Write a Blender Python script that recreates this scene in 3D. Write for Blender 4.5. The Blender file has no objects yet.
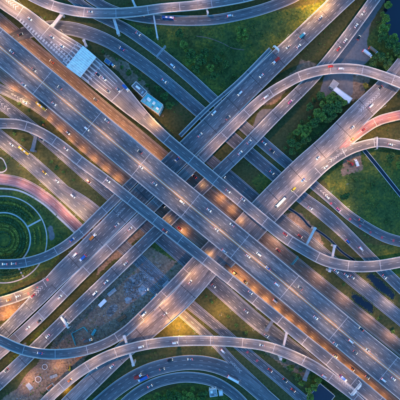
import bpy, bmesh, math, random
import numpy as np
from mathutils import Vector, Matrix, noise as mnoise

R = math.radians
random.seed(7)
rng = np.random.default_rng(11)
scn = bpy.context.scene
col = scn.collection

# ------------------------------------------------------------------ camera, sky, sun, exposure
HC = 420.0                                   # the drone's height in metres; 400 m of ground across the frame
cam = bpy.data.cameras.new('camera')
cam_o = bpy.data.objects.new('camera', cam)
cam_o.location = (0, 0, HC)
cam_o.rotation_euler = (0, 0, 0)
cam.sensor_width = 36
cam.angle = 2 * math.atan(200.0 / HC)
cam.clip_end = 12000
col.objects.link(cam_o)
scn.camera = cam_o

SUN_EL, SUN_AZ = R(8.0), R(250)
world = bpy.data.worlds.new('World')
scn.world = world
world.use_nodes = True
wn = world.node_tree
bg = wn.nodes['Background']
sky = wn.nodes.new('ShaderNodeTexSky')
sky.sky_type = 'NISHITA'
sky.sun_disc = False
sky.sun_elevation = SUN_EL
sky.sun_rotation = SUN_AZ
sky.air_density = 1.7
sky.ozone_density = 7.5
sky.dust_density = 0.3
wn.links.new(sky.outputs[0], bg.inputs[0])
bg.inputs[1].default_value = 0.15
sun = bpy.data.lights.new('sun', 'SUN')
sun.energy = 0.05
sun.angle = R(12)
sun.color = (1.0, 0.72, 0.62)
sun_o = bpy.data.objects.new('sun', sun)
d = Vector((math.sin(SUN_AZ) * math.cos(SUN_EL), math.cos(SUN_AZ) * math.cos(SUN_EL), math.sin(SUN_EL)))
sun_o.rotation_euler = (-d).to_track_quat('-Z', 'Y').to_euler()
col.objects.link(sun_o)
scn.view_settings.view_transform = 'Standard'
scn.view_settings.look = 'None'
scn.view_settings.exposure = 2.6
scn.view_settings.gamma = 1.0
scn.cycles.use_denoising = True
scn.cycles.max_bounces = 5
scn.cycles.sample_clamp_indirect = 6.0
LAMP_GAIN = 0.95

# ------------------------------------------------------------------ materials
def new_mat(name):
    m = bpy.data.materials.new(name)
    m.use_nodes = True
    nt = m.node_tree
    b = nt.nodes['Principled BSDF']
    return m, nt, b

def N(nt, t, **kw):
    n = nt.nodes.new(t)
    for k, v in kw.items():
        setattr(n, k, v)
    return n

def ramp(nt, fac, stops):
    r = nt.nodes.new('ShaderNodeValToRGB')
    els = r.color_ramp.elements
    while len(els) < len(stops):
        els.new(0.5)
    for e, (p, c) in zip(els, stops):
        e.position = p
        e.color = (*c, 1) if len(c) == 3 else c
    nt.links.new(fac, r.inputs[0])
    return r.outputs[0]

def mix(nt, fac, a, b, mode='MIX'):
    m = nt.nodes.new('ShaderNodeMix')
    m.data_type = 'RGBA'
    m.blend_type = mode
    for sock, v in ((m.inputs[0], fac), (m.inputs[6], a), (m.inputs[7], b)):
        if isinstance(v, (int, float)):
            sock.default_value = v
        elif isinstance(v, tuple):
            sock.default_value = (*v, 1) if len(v) == 3 else v
        else:
            nt.links.new(v, sock)
    return m.outputs[2]

def noise(nt, vec, scale, detail=4, rough=0.55):
    n = nt.nodes.new('ShaderNodeTexNoise')
    n.inputs['Scale'].default_value = scale
    n.inputs['Detail'].default_value = detail
    n.inputs['Roughness'].default_value = rough
    if vec is not None:
        nt.links.new(vec, n.inputs['Vector'])
    return n.outputs[0]

def bump(nt, b, h, strength, dist=0.05):
    n = nt.nodes.new('ShaderNodeBump')
    n.inputs['Strength'].default_value = strength
    n.inputs['Distance'].default_value = dist
    nt.links.new(h, n.inputs['Height'])
    nt.links.new(n.outputs[0], b.inputs['Normal'])

def simple(name, c, rough=0.6, metal=0.0, var=0.25, scale=1.5, emit=None, es=0.0, spec=None):
    m, nt, b = new_mat(name)
    g = nt.nodes.new('ShaderNodeNewGeometry')
    f = noise(nt, g.outputs['Position'], scale, 5)
    dark = tuple(x * (1 - var) for x in c)
    lite = tuple(min(1, x * (1 + var)) for x in c)
    nt.links.new(ramp(nt, f, [(0.3, dark), (0.7, lite)]), b.inputs['Base Color'])
    b.inputs['Roughness'].default_value = rough
    b.inputs['Metallic'].default_value = metal
    if spec is not None:
        b.inputs['Specular IOR Level'].default_value = spec
    if emit:
        b.inputs['Emission Color'].default_value = (*emit, 1)
        b.inputs['Emission Strength'].default_value = es
    return m

def asphalt(name, base, tint=None, track=0.2, lane=3.4):
    """road surface; UV = (metres across, metres along): darker wheel tracks, long streaks, patched repairs"""
    m, nt, b = new_mat(name)
    uv = nt.nodes.new('ShaderNodeUVMap'); uv.uv_map = 'UVMap'
    g = nt.nodes.new('ShaderNodeNewGeometry')
    sep = nt.nodes.new('ShaderNodeSeparateXYZ'); nt.links.new(uv.outputs[0], sep.inputs[0])
    # wheel tracks: cosine over the lane width, twice per lane
    mul = N(nt, 'ShaderNodeMath', operation='MULTIPLY'); nt.links.new(sep.outputs[0], mul.inputs[0]); mul.inputs[1].default_value = 4 * math.pi / lane
    cs = N(nt, 'ShaderNodeMath', operation='COSINE'); nt.links.new(mul.outputs[0], cs.inputs[0])
    mr = N(nt, 'ShaderNodeMapRange'); nt.links.new(cs.outputs[0], mr.inputs[0])
    mr.inputs[1].default_value = -1; mr.inputs[2].default_value = 1
    mp = nt.nodes.new('ShaderNodeMapping'); nt.links.new(uv.outputs[0], mp.inputs[0]); mp.inputs['Scale'].default_value = (0.5, 0.04, 1)
    streak = noise(nt, mp.outputs[0], 1.0, 6, 0.65)
    mp2 = nt.nodes.new('ShaderNodeMapping'); nt.links.new(uv.outputs[0], mp2.inputs[0]); mp2.inputs['Scale'].default_value = (0.28, 0.02, 1)
    vor = nt.nodes.new('ShaderNodeTexVoronoi'); vor.inputs['Scale'].default_value = 1.0; vor.distance = 'CHEBYCHEV'
    nt.links.new(mp2.outputs[0], vor.inputs['Vector'])
    big = noise(nt, g.outputs['Position'], 0.03, 4)
    fine = noise(nt, g.outputs['Position'], 2.5, 4, 0.7)
    c0 = tuple(x * 0.62 for x in base); c1 = tuple(x * 1.45 for x in base)
    c = ramp(nt, streak, [(0.30, c0), (0.70, c1)])  # streak contrast raised along the lanes, partly imitating light trails
    c = mix(nt, track, c, mix(nt, mr.outputs[0], (0.4, 0.4, 0.4), (1.45, 1.45, 1.45)), 'MULTIPLY')
    fl = N(nt, 'ShaderNodeMath', operation='DIVIDE'); nt.links.new(sep.outputs[0], fl.inputs[0]); fl.inputs[1].default_value = lane
    fr = N(nt, 'ShaderNodeMath', operation='ROUND'); nt.links.new(fl.outputs[0], fr.inputs[0])
    al_ = N(nt, 'ShaderNodeMath', operation='MULTIPLY'); nt.links.new(sep.outputs[1], al_.inputs[0]); al_.inputs[1].default_value = 0.006
    cb = nt.nodes.new('ShaderNodeCombineXYZ'); nt.links.new(fr.outputs[0], cb.inputs[0]); nt.links.new(al_.outputs[0], cb.inputs[1])
    cb.inputs[2].default_value = len(name) * 1.37
    lt = noise(nt, cb.outputs[0], 1.7, 1, 0.4)
    c = mix(nt, 0.6, c, ramp(nt, lt, [(0.3, (0.55, 0.55, 0.57)), (0.7, (1.5, 1.48, 1.45))]), 'MULTIPLY')
    stain = noise(nt, g.outputs['Position'], 0.22, 6, 0.75)
    c = mix(nt, 0.5, c, ramp(nt, stain, [(0.34, (0.45, 0.45, 0.47)), (0.44, (1, 1, 1)), (0.62, (1, 1, 1)), (0.72, (1.35, 1.33, 1.3))]), 'MULTIPLY')
    c = mix(nt, 0.35, c, ramp(nt, big, [(0.35, (0.6, 0.6, 0.6)), (0.65, (1.35, 1.35, 1.35))]), 'MULTIPLY')
    c = mix(nt, 0.4, c, ramp(nt, fine, [(0.3, (0.65, 0.65, 0.65)), (0.7, (1.3, 1.3, 1.3))]), 'MULTIPLY')
    sv = nt.nodes.new('ShaderNodeSeparateColor'); nt.links.new(vor.outputs['Color'], sv.inputs[0])
    c = mix(nt, 0.8, c, ramp(nt, sv.outputs[0], [(0.0, (0.62, 0.62, 0.64)), (0.2, (0.9, 0.9, 0.9)), (0.75, (1, 1, 1)), (1.0, (1.4, 1.38, 1.34))]), 'MULTIPLY')
    nt.links.new(c, b.inputs['Base Color'])
    rr = ramp(nt, streak, [(0.3, (0.62,) * 3), (0.7, (0.85,) * 3)])
    nt.links.new(rr, b.inputs['Roughness'])
    bump(nt, b, fine, 0.25, 0.03)
    return m

def concrete(name, c, var=0.3):
    m, nt, b = new_mat(name)
    g = nt.nodes.new('ShaderNodeNewGeometry')
    f = noise(nt, g.outputs['Position'], 0.5, 6, 0.65)
    f2 = noise(nt, g.outputs['Position'], 4.0, 4, 0.6)
    cc = ramp(nt, f, [(0.3, tuple(x * (1 - var) for x in c)), (0.7, tuple(x * (1 + var * 0.6) for x in c))])
    cc = mix(nt, 0.3, cc, ramp(nt, f2, [(0.35, (0.6, 0.6, 0.6)), (0.65, (1.2, 1.2, 1.2))]), 'MULTIPLY')
    nt.links.new(cc, b.inputs['Base Color'])
    b.inputs['Roughness'].default_value = 0.85
    bump(nt, b, f2, 0.2, 0.03)
    return m

def leafy(name, c, var=0.5):
    m, nt, b = new_mat(name)
    g = nt.nodes.new('ShaderNodeNewGeometry')
    f = noise(nt, g.outputs['Position'], 0.35, 3)
    f2 = noise(nt, g.outputs['Position'], 2.2, 3)
    cc = ramp(nt, f, [(0.3, tuple(x * (1 - var) for x in c)), (0.7, tuple(x * (1 + var) for x in c))])
    cc = mix(nt, 0.6, cc, ramp(nt, f2, [(0.3, (0.5, 0.55, 0.5)), (0.7, (1.4, 1.35, 1.0))]), 'MULTIPLY')
    nt.links.new(cc, b.inputs['Base Color'])
    b.inputs['Roughness'].default_value = 0.7
    return m

def painted(name, c, wear=0.45):
    m, nt, b = new_mat(name)
    g = nt.nodes.new('ShaderNodeNewGeometry')
    f = noise(nt, g.outputs['Position'], 1.2, 5, 0.7)
    nt.links.new(ramp(nt, f, [(0.35, tuple(x * (1 - wear) for x in c)), (0.6, c)]), b.inputs['Base Color'])
    b.inputs['Roughness'].default_value = 0.6
    return m

MT = {}
MT['asphalt'] = asphalt('asphalt', (0.094, 0.102, 0.114))  # cool tint puts some blue sky light into the base colour
MT['asphalt_dark'] = asphalt('asphalt_dark', (0.11, 0.112, 0.118))
MT['asphalt_pale'] = asphalt('asphalt_pale', (0.142, 0.134, 0.138))
MT['asphalt_red'] = asphalt('asphalt_red', (0.22, 0.115, 0.118))
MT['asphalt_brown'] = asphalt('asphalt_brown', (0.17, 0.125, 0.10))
MT['concrete'] = concrete('concrete', (0.34, 0.34, 0.34))
MT['concrete_pale'] = concrete('concrete_pale', (0.55, 0.52, 0.50), 0.2)
MT['concrete_dark'] = concrete('concrete_dark', (0.16, 0.165, 0.175))
MT['paint'] = painted('road_paint_white', (0.50, 0.50, 0.49))
MT['paint_yellow_glow'] = painted('road_paint_yellow_glow', (0.62, 0.31, 0.05))  # yellow line paint, its orange tone imitating lamp glow on the median
MT['paint_red'] = painted('road_paint_red', (0.48, 0.07, 0.09), 0.25)
MT['joint_dark'] = simple('joint_dark', (0.025, 0.026, 0.03), 0.7)
MT['joint_light'] = simple('joint_light', (0.42, 0.43, 0.45), 0.6)
MT['steel'] = simple('galvanised_steel', (0.45, 0.47, 0.5), 0.45, 0.6, 0.15)
MT['steel_dark'] = simple('dark_steel', (0.09, 0.1, 0.12), 0.5, 0.4, 0.2)
MT['white'] = simple('white_panel', (0.80, 0.76, 0.72), 0.45, 0, 0.1, 0.6)
MT['roof_pale'] = simple('canopy_sheet', (0.90, 0.79, 0.66), 0.5, 0.0, 0.22, 0.3)
MT['roof_teal'] = simple('teal_roof', (0.10, 0.42, 0.44), 0.5, 0, 0.25, 0.8)
MT['teal'] = simple('teal_paint', (0.06, 0.32, 0.34), 0.5, 0, 0.3)
MT['sign_green'] = simple('sign_green', (0.02, 0.22, 0.16), 0.45, 0, 0.1)
MT['wall'] = concrete('render_wall', (0.55, 0.54, 0.5), 0.15)
MT['rust'] = simple('rust', (0.24, 0.09, 0.04), 0.8, 0, 0.4)
MT['window'] = simple('window_glass', (0.02, 0.03, 0.04), 0.12, 0, 0.1)
MT['bark'] = simple('bark', (0.09, 0.065, 0.045), 0.9, 0, 0.4, 3)
MT['leaf_a'] = leafy('leaf_dark', (0.05, 0.12, 0.03))
MT['leaf_b'] = leafy('leaf_mid', (0.10, 0.20, 0.035))
MT['leaf_c'] = leafy('leaf_light', (0.22, 0.30, 0.04))
MT['leaf_d'] = leafy('leaf_golden', (0.24, 0.15, 0.04))
MT['hedge'] = leafy('hedge_leaf', (0.05, 0.13, 0.04))
MT['hedge_y'] = leafy('hedge_yellow', (0.26, 0.27, 0.04))
MT['rubber'] = simple('tyre_rubber', (0.02, 0.02, 0.021), 0.8)
MT['chrome'] = simple('wheel_rim', (0.5, 0.5, 0.5), 0.3, 0.8, 0.1)
MT['headlight'] = simple('headlight', (0.9, 0.9, 0.85), 0.2, emit=(1.0, 0.93, 0.8), es=7)
MT['tail'] = simple('tail_light', (0.6, 0.02, 0.02), 0.3, emit=(1.0, 0.03, 0.02), es=4)
MT['lens_warm'] = simple('lamp_lens', (0.9, 0.8, 0.6), 0.3, emit=(1.0, 0.62, 0.28), es=8)
MT['tarp'] = simple('pale_tarpaulin', (0.2, 0.24, 0.265), 0.7, 0, 0.6, 0.5)
MT['dirt'] = simple('bare_soil', (0.17, 0.115, 0.085), 0.95, 0, 0.45, 0.6)
MT['garden_path'] = concrete('garden_path', (0.5, 0.46, 0.42), 0.2)
MT['flower'] = leafy('flower_bed', (0.10, 0.10, 0.03), 0.4)

def water_mat():
    m, nt, b = new_mat('dark_water')
    g = nt.nodes.new('ShaderNodeNewGeometry')
    b.inputs['Base Color'].default_value = (0.006, 0.012, 0.024, 1)
    b.inputs['Roughness'].default_value = 0.12
    bump(nt, b, noise(nt, g.outputs['Position'], 0.9, 4), 0.12, 0.1)
    return m
MT['water'] = water_mat()

CAR_PAINT = {}
for n_, c_ in dict(white=(0.75, 0.76, 0.77), silver=(0.42, 0.44, 0.46), black=(0.015, 0.016, 0.018), red=(0.45, 0.03, 0.02),
                   yellow=(0.72, 0.42, 0.02), blue=(0.03, 0.11, 0.38), teal=(0.04, 0.26, 0.30), grey=(0.14, 0.145, 0.15),
                   orange=(0.62, 0.17, 0.02), pink=(0.62, 0.12, 0.30), brown=(0.30, 0.19, 0.12)).items():
    CAR_PAINT[n_] = simple('car_paint_' + n_, c_, 0.28, 0.15, 0.06, 3)

def ground_mat():
    """grass, bare soil, worn paving and rubble mixed by the 'cover' attribute, its edges broken up by noise"""
    m, nt, b = new_mat('ground_cover')
    g = nt.nodes.new('ShaderNodeNewGeometry'); P = g.outputs['Position']
    at = nt.nodes.new('ShaderNodeAttribute'); at.attribute_name = 'cover'
    sc = nt.nodes.new('ShaderNodeSeparateColor'); nt.links.new(at.outputs['Color'], sc.inputs[0])
    n1 = noise(nt, P, 0.05, 6, 0.65); n2 = noise(nt, P, 0.4, 6, 0.7); n3 = noise(nt, P, 2.0, 5, 0.7)
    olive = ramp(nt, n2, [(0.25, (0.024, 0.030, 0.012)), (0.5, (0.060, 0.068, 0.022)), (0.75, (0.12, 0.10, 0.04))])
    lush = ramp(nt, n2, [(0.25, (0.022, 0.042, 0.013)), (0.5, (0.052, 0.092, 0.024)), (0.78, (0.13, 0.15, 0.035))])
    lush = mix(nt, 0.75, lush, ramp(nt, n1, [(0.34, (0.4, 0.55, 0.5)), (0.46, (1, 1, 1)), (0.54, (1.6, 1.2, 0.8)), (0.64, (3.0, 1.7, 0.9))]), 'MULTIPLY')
    dirt = ramp(nt, n2, [(0.22, (0.06, 0.042, 0.03)), (0.5, (0.22, 0.15, 0.10)), (0.78, (0.42, 0.31, 0.22))])
    pave = ramp(nt, n2, [(0.25, (0.11, 0.11, 0.115)), (0.75, (0.20, 0.20, 0.20))])
    n4 = noise(nt, P, 0.16, 7, 0.72)
    rub = ramp(nt, n4, [(0.36, (0.03, 0.036, 0.038)), (0.5, (0.12, 0.12, 0.115)), (0.62, (0.34, 0.34, 0.33))])
    def brk(sock, amt=0.6):
        a = N(nt, 'ShaderNodeMath', operation='ADD'); nt.links.new(sock, a.inputs[0])
        s = N(nt, 'ShaderNodeMath', operation='MULTIPLY_ADD'); nt.links.new(n2, s.inputs[0]); s.inputs[1].default_value = amt; s.inputs[2].default_value = -amt / 2
        nt.links.new(s.outputs[0], a.inputs[1])
        r = N(nt, 'ShaderNodeMapRange', interpolation_type='SMOOTHSTEP'); nt.links.new(a.outputs[0], r.inputs[0])
        r.inputs[1].default_value = 0.38; r.inputs[2].default_value = 0.62
        return r.outputs[0]
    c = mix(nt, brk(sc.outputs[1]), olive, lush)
    c = mix(nt, brk(sc.outputs[0], 0.9), c, dirt)
    c = mix(nt, brk(sc.outputs[2], 0.25), c, pave)
    al = at.outputs['Alpha']
    c = mix(nt, brk(al, 0.9), c, rub)
    c = mix(nt, 0.5, c, ramp(nt, n3, [(0.3, (0.55, 0.55, 0.55)), (0.7, (1.4, 1.4, 1.4))]), 'MULTIPLY')
    nt.links.new(c, b.inputs['Base Color'])
    b.inputs['Roughness'].default_value = 0.95
    b.inputs['Specular IOR Level'].default_value = 0.2
    bump(nt, b, n3, 0.5, 0.2)
    return m
MT['ground'] = ground_mat()

# ------------------------------------------------------------------ mesh helpers
class MB:
    def __init__(s):
        s.v = []; s.f = []; s.m = []; s.uv = []
    def add(s, verts, faces, mi=0, uvs=None):
        o = len(s.v); s.v += [tuple(p) for p in verts]
        for f in faces:
            s.f.append(tuple(i + o for i in f)); s.m.append(mi)
            s.uv.append([uvs[i] for i in f] if uvs is not None else [(0, 0)] * len(f))
    def box(s, c, size, rz=0.0, mi=0, taper=1.0):
        x, y, z = size[0] / 2, size[1] / 2, size[2] / 2
        ca, sa = math.cos(rz), math.sin(rz)
        vs = []
        for dz, t in ((-z, 1), (z, taper)):
            for dx, dy in ((-x, -y), (x, -y), (x, y), (-x, y)):
                px, py = dx * t, dy * t
                vs.append((c[0] + px * ca - py * sa, c[1] + px * sa + py * ca, c[2] + dz))
        s.add(vs, [(3, 2, 1, 0), (4, 5, 6, 7), (0, 1, 5, 4), (1, 2, 6, 5), (2, 3, 7, 6), (3, 0, 4, 7)], mi)
    def bar(s, a, b, w, h, mi=0):
        a = Vector(a); b = Vector(b); t = (b - a)
        side = t.cross(Vector((0, 0, 1)))
        side = side.normalized() if side.length > 1e-6 else Vector((1, 0, 0))
        up = side.cross(t).normalized()
        vs = []
        for p in (a, b):
            for i, j in ((-1, -1), (1, -1), (1, 1), (-1, 1)):
                vs.append(p + side * (i * w / 2) + up * (j * h / 2))
        s.add(vs, [(3, 2, 1, 0), (4, 5, 6, 7), (0, 1, 5, 4), (1, 2, 6, 5), (2, 3, 7, 6), (3, 0, 4, 7)], mi)
    def tube(s, pts, radii, n=8, mi=0, cap=True):
        rings = []
        pts = [Vector(p) for p in pts]
        for i, p in enumerate(pts):
            t = (pts[min(i + 1, len(pts) - 1)] - pts[max(i - 1, 0)]).normalized()
            x = t.cross(Vector((0.13, 0.97, 0.2))).normalized(); y = t.cross(x)
            rings.append([p + (x * math.cos(2 * math.pi * k / n) + y * math.sin(2 * math.pi * k / n)) * radii[i] for k in range(n)])
        vs = [q for r in rings for q in r]
        fs = []
        for i in range(len(pts) - 1):
            for k in range(n):
                fs.append((i * n + k, i * n + (k + 1) % n, (i + 1) * n + (k + 1) % n, (i + 1) * n + k))
        if cap:
            fs.append(tuple(range(n - 1, -1, -1))); fs.append(tuple((len(pts) - 1) * n + k for k in range(n)))
        s.add(vs, fs, mi)
    def mesh(s, name, mats, smooth=False):
        me = bpy.data.meshes.new(name)
        me.from_pydata(s.v, [], s.f)
        for m in (mats if isinstance(mats, (list, tuple)) else [mats]):
            me.materials.append(m)
        me.polygons.foreach_set('material_index', s.m)
        if any(any(u != (0, 0) for u in f) for f in s.uv):
            l = me.uv_layers.new(name='UVMap')
            l.data.foreach_set('uv', [x for f in s.uv for u in f for x in u])
        if smooth:
            me.polygons.foreach_set('use_smooth', [True] * len(me.polygons))
        me.update()
        return me
    def build(s, name, mats, parent=None, smooth=False):
        return link(name, s.mesh(name, mats, smooth), parent)

def link(name, data, parent=None):
    o = bpy.data.objects.new(name, data)
    col.objects.link(o)
    if parent is not None:
        o.parent = parent
    return o

LABELS = {}
def tag(o, label=None, cat=None, group=None, kind=None):
    if label: o['label'] = label
    if cat: o['category'] = cat
    if group: o['group'] = group
    if kind: o['kind'] = kind
    return o

def empty(name, loc=(0, 0, 0), rz=0.0):
    o = link(name, None)
    o.location = loc; o.rotation_euler = (0, 0, rz)
    o.empty_display_size = 0.5
    return o

def copy_tree(o, parent=None):
    c = o.copy(); col.objects.link(c); c.parent = parent
    for ch in list(o.children):
        copy_tree(ch, c)
    return c

def W(px, py, z=0.0):
    """photo pixel -> the point at height z seen there"""
    k = (HC - z) / HC
    return Vector(((px - 200) * k, (200 - py) * k, z))

ORD = ['first', 'second', 'third', 'fourth', 'fifth', 'sixth', 'seventh', 'eighth', 'ninth', 'tenth', 'eleventh', 'twelfth',
       'thirteenth', 'fourteenth', 'fifteenth', 'sixteenth', 'seventeenth', 'eighteenth', 'nineteenth', 'twentieth',
       'twenty-first', 'twenty-second', 'twenty-third', 'twenty-fourth', 'twenty-fifth', 'twenty-sixth', 'twenty-seventh', 'twenty-eighth']

# ------------------------------------------------------------------ the road network, traced as (x, y, height, width)
# kind: 'deck' = viaduct on piers, 'road' = on the ground with kerbs, 'wall' = on the ground with concrete barriers
ROADS = {}
def road(key, kind, pts, lanes, mat='asphalt', label='', joint='dark', phrase='', span=32.0, dash=True, extend=True, name=None):
    ROADS[key] = dict(key=key, kind=kind, pts=pts, lanes=lanes, mat=mat, label=label, joint=joint, phrase=phrase or label, span=span, dash=dash, extend=extend, name=name)

B = 7.0
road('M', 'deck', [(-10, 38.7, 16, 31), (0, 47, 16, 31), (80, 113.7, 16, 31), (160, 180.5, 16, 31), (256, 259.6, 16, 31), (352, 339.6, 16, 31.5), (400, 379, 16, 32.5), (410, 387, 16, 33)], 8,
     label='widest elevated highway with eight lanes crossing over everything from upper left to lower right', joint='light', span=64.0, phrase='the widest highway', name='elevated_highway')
road('T', 'deck', [(-10, -8, 10, 14), (8, 5, 10, 14.5), (24, 15.5, 10, 15.5), (47.5, 36, 10, 20.5), (74.5, 56.5, 10, 27), (88, 67, 10, 26), (112.5, 88, 10, 23.4), (131.5, 106.5, 10.3, 18), (143, 117.5, 10.9, 14)], 0,
     'asphalt_pale', 'flaring toll plaza deck with pale canopy at upper left', 'light', 'the toll plaza', dash=False, name='toll_plaza_deck')
road('N1', 'deck', [(143, 117.5, 10.9, 14), (152, 125.5, 12, 12), (165, 137.5, 13.6, 11.3), (190, 158.5, 14.5, 11), (240, 200.5, 14.5, 11), (262, 219, 14.2, 11), (285, 237.5, 13.5, 11), (300, 247, 13, 11), (325, 260.5, 12, 11), (350, 266, 11, 11), (375, 266, 10, 11), (400, 262, 9, 11), (410, 260, 8.8, 11)], 2,
     label='two lane ramp leaving the toll plaza and bending away to the right edge', joint='light', phrase='the toll plaza ramp', name='flyover_ramp')
road('S1', 'deck', [(-10, 123.5, 8, 10), (0, 123.5, 8.4, 10), (20, 124.7, 9, 10), (40, 132, 10, 10), (60, 145, 11.2, 10.5), (80, 161, 12.6, 10.5), (88, 167, 13.2, 10.5), (110, 183.5, 14.5, 10.5), (135, 203.5, 14.5, 10.5), (158, 222, 14.5, 10.5), (182, 241, 14.5, 10.5), (215, 267.5, 14.2, 10.5), (240, 287.5, 13.6, 10.5), (270, 312, 12.6, 10.5), (300, 336.5, 11.4, 11), (330, 361, 10.4, 12), (360, 386, 10, 13), (385, 407, 10, 13)], 2,
     label='two lane ramp running along the lower side of the widest highway', joint='light', phrase='the ramp below the widest highway', name='flyover_ramp')
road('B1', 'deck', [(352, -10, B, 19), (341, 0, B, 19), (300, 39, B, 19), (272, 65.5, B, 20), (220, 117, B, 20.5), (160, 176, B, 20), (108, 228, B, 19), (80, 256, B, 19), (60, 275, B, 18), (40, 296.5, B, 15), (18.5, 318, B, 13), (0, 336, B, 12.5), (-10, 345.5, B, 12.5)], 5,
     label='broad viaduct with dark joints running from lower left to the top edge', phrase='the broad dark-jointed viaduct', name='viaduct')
road('B1s', 'deck', [(270.5, 49, B + .04, 4.0), (240, 80, B + .04, 4.0), (205, 111, B + .04, 4.0), (180, 136, B + .04, 4)], 0,
     label='narrow service deck along the upper side of the broad dark-jointed viaduct', phrase='the narrow service deck', dash=False, extend=False, name='service_deck')
road('R1', 'deck', [(-10, 361, B, 11), (0, 352.5, B, 11), (38, 318.5, B, 11), (80, 276.5, B, 11), (118, 240, B, 11), (144, 215, B, 11), (205, 154.5, B, 10.5), (222, 137.5, 7.3, 10), (240, 119.5, 8.2, 10), (255, 105, 9.5, 10), (270, 93, 11, 10), (285, 84, 12.6, 10), (300, 76.5, 13.8, 10), (320, 70.8, 14.5, 10), (340, 68.7, 14.5, 10), (360, 70, 14.5, 10), (380, 75.5, 14.5, 10), (400, 83, 14.5, 10.5), (410, 87, 14.5, 10.5)], 2,
     'asphalt_pale', 'pinkish ramp that curves over the upper right corner', 'light', 'the pinkish curving ramp', name='flyover_ramp')
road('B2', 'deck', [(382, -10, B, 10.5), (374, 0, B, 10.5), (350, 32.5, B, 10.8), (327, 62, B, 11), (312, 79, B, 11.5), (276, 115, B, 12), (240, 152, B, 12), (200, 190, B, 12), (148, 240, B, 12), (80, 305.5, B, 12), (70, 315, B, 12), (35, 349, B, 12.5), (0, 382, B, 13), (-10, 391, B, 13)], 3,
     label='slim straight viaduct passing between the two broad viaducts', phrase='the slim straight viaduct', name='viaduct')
road('B3', 'deck', [(412, 57, B, 21), (400, 72, B, 21), (386, 88, B, 21.5), (360, 113, B, 22), (328, 145, B, 22), (301, 169, B, 22), (262, 208, B, 22), (220, 254, B, 22), (180, 300, B, 21), (150, 327, B, 20), (120, 354, B, 17.5), (90, 383.5, B, 17), (73, 400, B, 17), (63, 410, B, 17)], 5,
     'asphalt_pale', 'broad viaduct nearest the lower right running from the bottom edge to the right edge', phrase='the broad lower viaduct', name='viaduct')
road('R2', 'deck', [(410, 112.5, 5.4, 9.5), (400, 115, 5.6, 9.5), (378, 121, 6.3, 9.5), (362, 131, 6.8, 9), (349, 142, B + .03, 7), (340, 149, B + .03, 3)], 2,
     'asphalt_red', 'short red surfaced ramp curving off the broad lower viaduct at the right edge', phrase='the red ramp', dash=True, joint='light', name='flyover_ramp')
road('R3', 'deck', [(410, 147, 6, 9), (400, 145.5, 6.2, 9), (380, 142.5, 6.6, 9), (362, 145.6, 6.9, 9.3), (344, 152.6, B + .05, 10), (325, 165.3, B + .05, 10.5), (308, 181, B + .05, 11), (278, 211, B + .05, 11), (248, 243, B + .05, 11), (228, 265, B + .05, 8)], 2,
     label='curved ramp joining the broad lower viaduct from the right edge', joint='light', phrase='the curved joining ramp', name='flyover_ramp')
road('L1', 'deck', [(-10, 335, 14.5, 10), (0, 340, 14.5, 10), (22, 349.5, 14.5, 10), (48, 354, 14.3, 10), (80, 351.5, 13, 9.5), (105, 343.5, 11.4, 9.5), (125, 331.5, 10, 9.5), (145, 313, 8.4, 9.5), (160, 298, 7.4, 9.3), (180, 277.5, B + .04, 9.2), (197, 259, B + .04, 9), (215, 240, B + .04, 8)], 2,
     label='blue grey ramp that sweeps across the lower left corner', joint='light', phrase='the sweeping lower left ramp', name='flyover_ramp')
road('R4', 'deck', [(36, 412, 8, 10), (47, 400, 8.8, 10), (62, 386, 10.6, 10), (80, 371.5, 12.6, 10.5), (107, 356, 14, 10.3), (135, 347, 14, 10), (160, 342.5, 14, 10), (200, 340.5, 14, 10), (240, 342.5, 13.6, 9.7), (265, 346, 13, 10), (285, 352.5, 12.3, 10.3), (308, 363, 11.2, 10.5), (325, 373.5, 10.4, 10.5), (345, 388.5, 10.05, 10), (362, 403, 10.05, 8)], 2,
     'asphalt_pale', 'arched ramp spanning the whole bottom of the interchange', 'light', 'the arched bottom ramp', name='flyover_ramp')
road('C1', 'deck', [(-10, 263.5, 8.6, 9.5), (0, 264, 8.5, 9.5), (22, 263, 8.2, 9.5), (45, 256.5, 8, 9.2), (65, 245.5, 7.7, 9), (80, 233.5, 7.4, 9), (100, 214, B + .05, 9), (118, 196.5, B + .05, 9), (135, 179.5, B + .05, 8), (150, 165, B + .05, 6)], 2,
     label='blue grey ramp curving over the round garden', joint='light', phrase='the ramp over the round garden', name='flyover_ramp')
road('C3', 'deck', [(70, 263.5, B + .06, 7), (62, 271, B + .06, 8), (48, 281.5, B + .06, 9), (32, 290.5, 6.9, 9.5), (15, 297.5, 6.5, 10), (0, 302, 6, 10), (-10, 304.5, 5.8, 10)], 2,
     label='short ramp splitting off the broad dark-jointed viaduct toward the left edge', joint='light', phrase='the short left ramp', name='flyover_ramp')
road('U1', 'deck', [(20, -10, 8, 10), (35, -2, 8, 10), (52, 5.5, 8, 10), (80, 12, 8, 10), (110, 13.5, 8, 10), (140, 11.5, 8, 9.8), (160, 8.7, 8, 9.5), (200, 5, 8, 9.5), (240, -1.5, 8, 9.5), (255, -5, 8, 9.5)], 2,
     'asphalt_pale', 'shallow arched ramp along the top edge', 'light', 'the top edge ramp', name='flyover_ramp')
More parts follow.
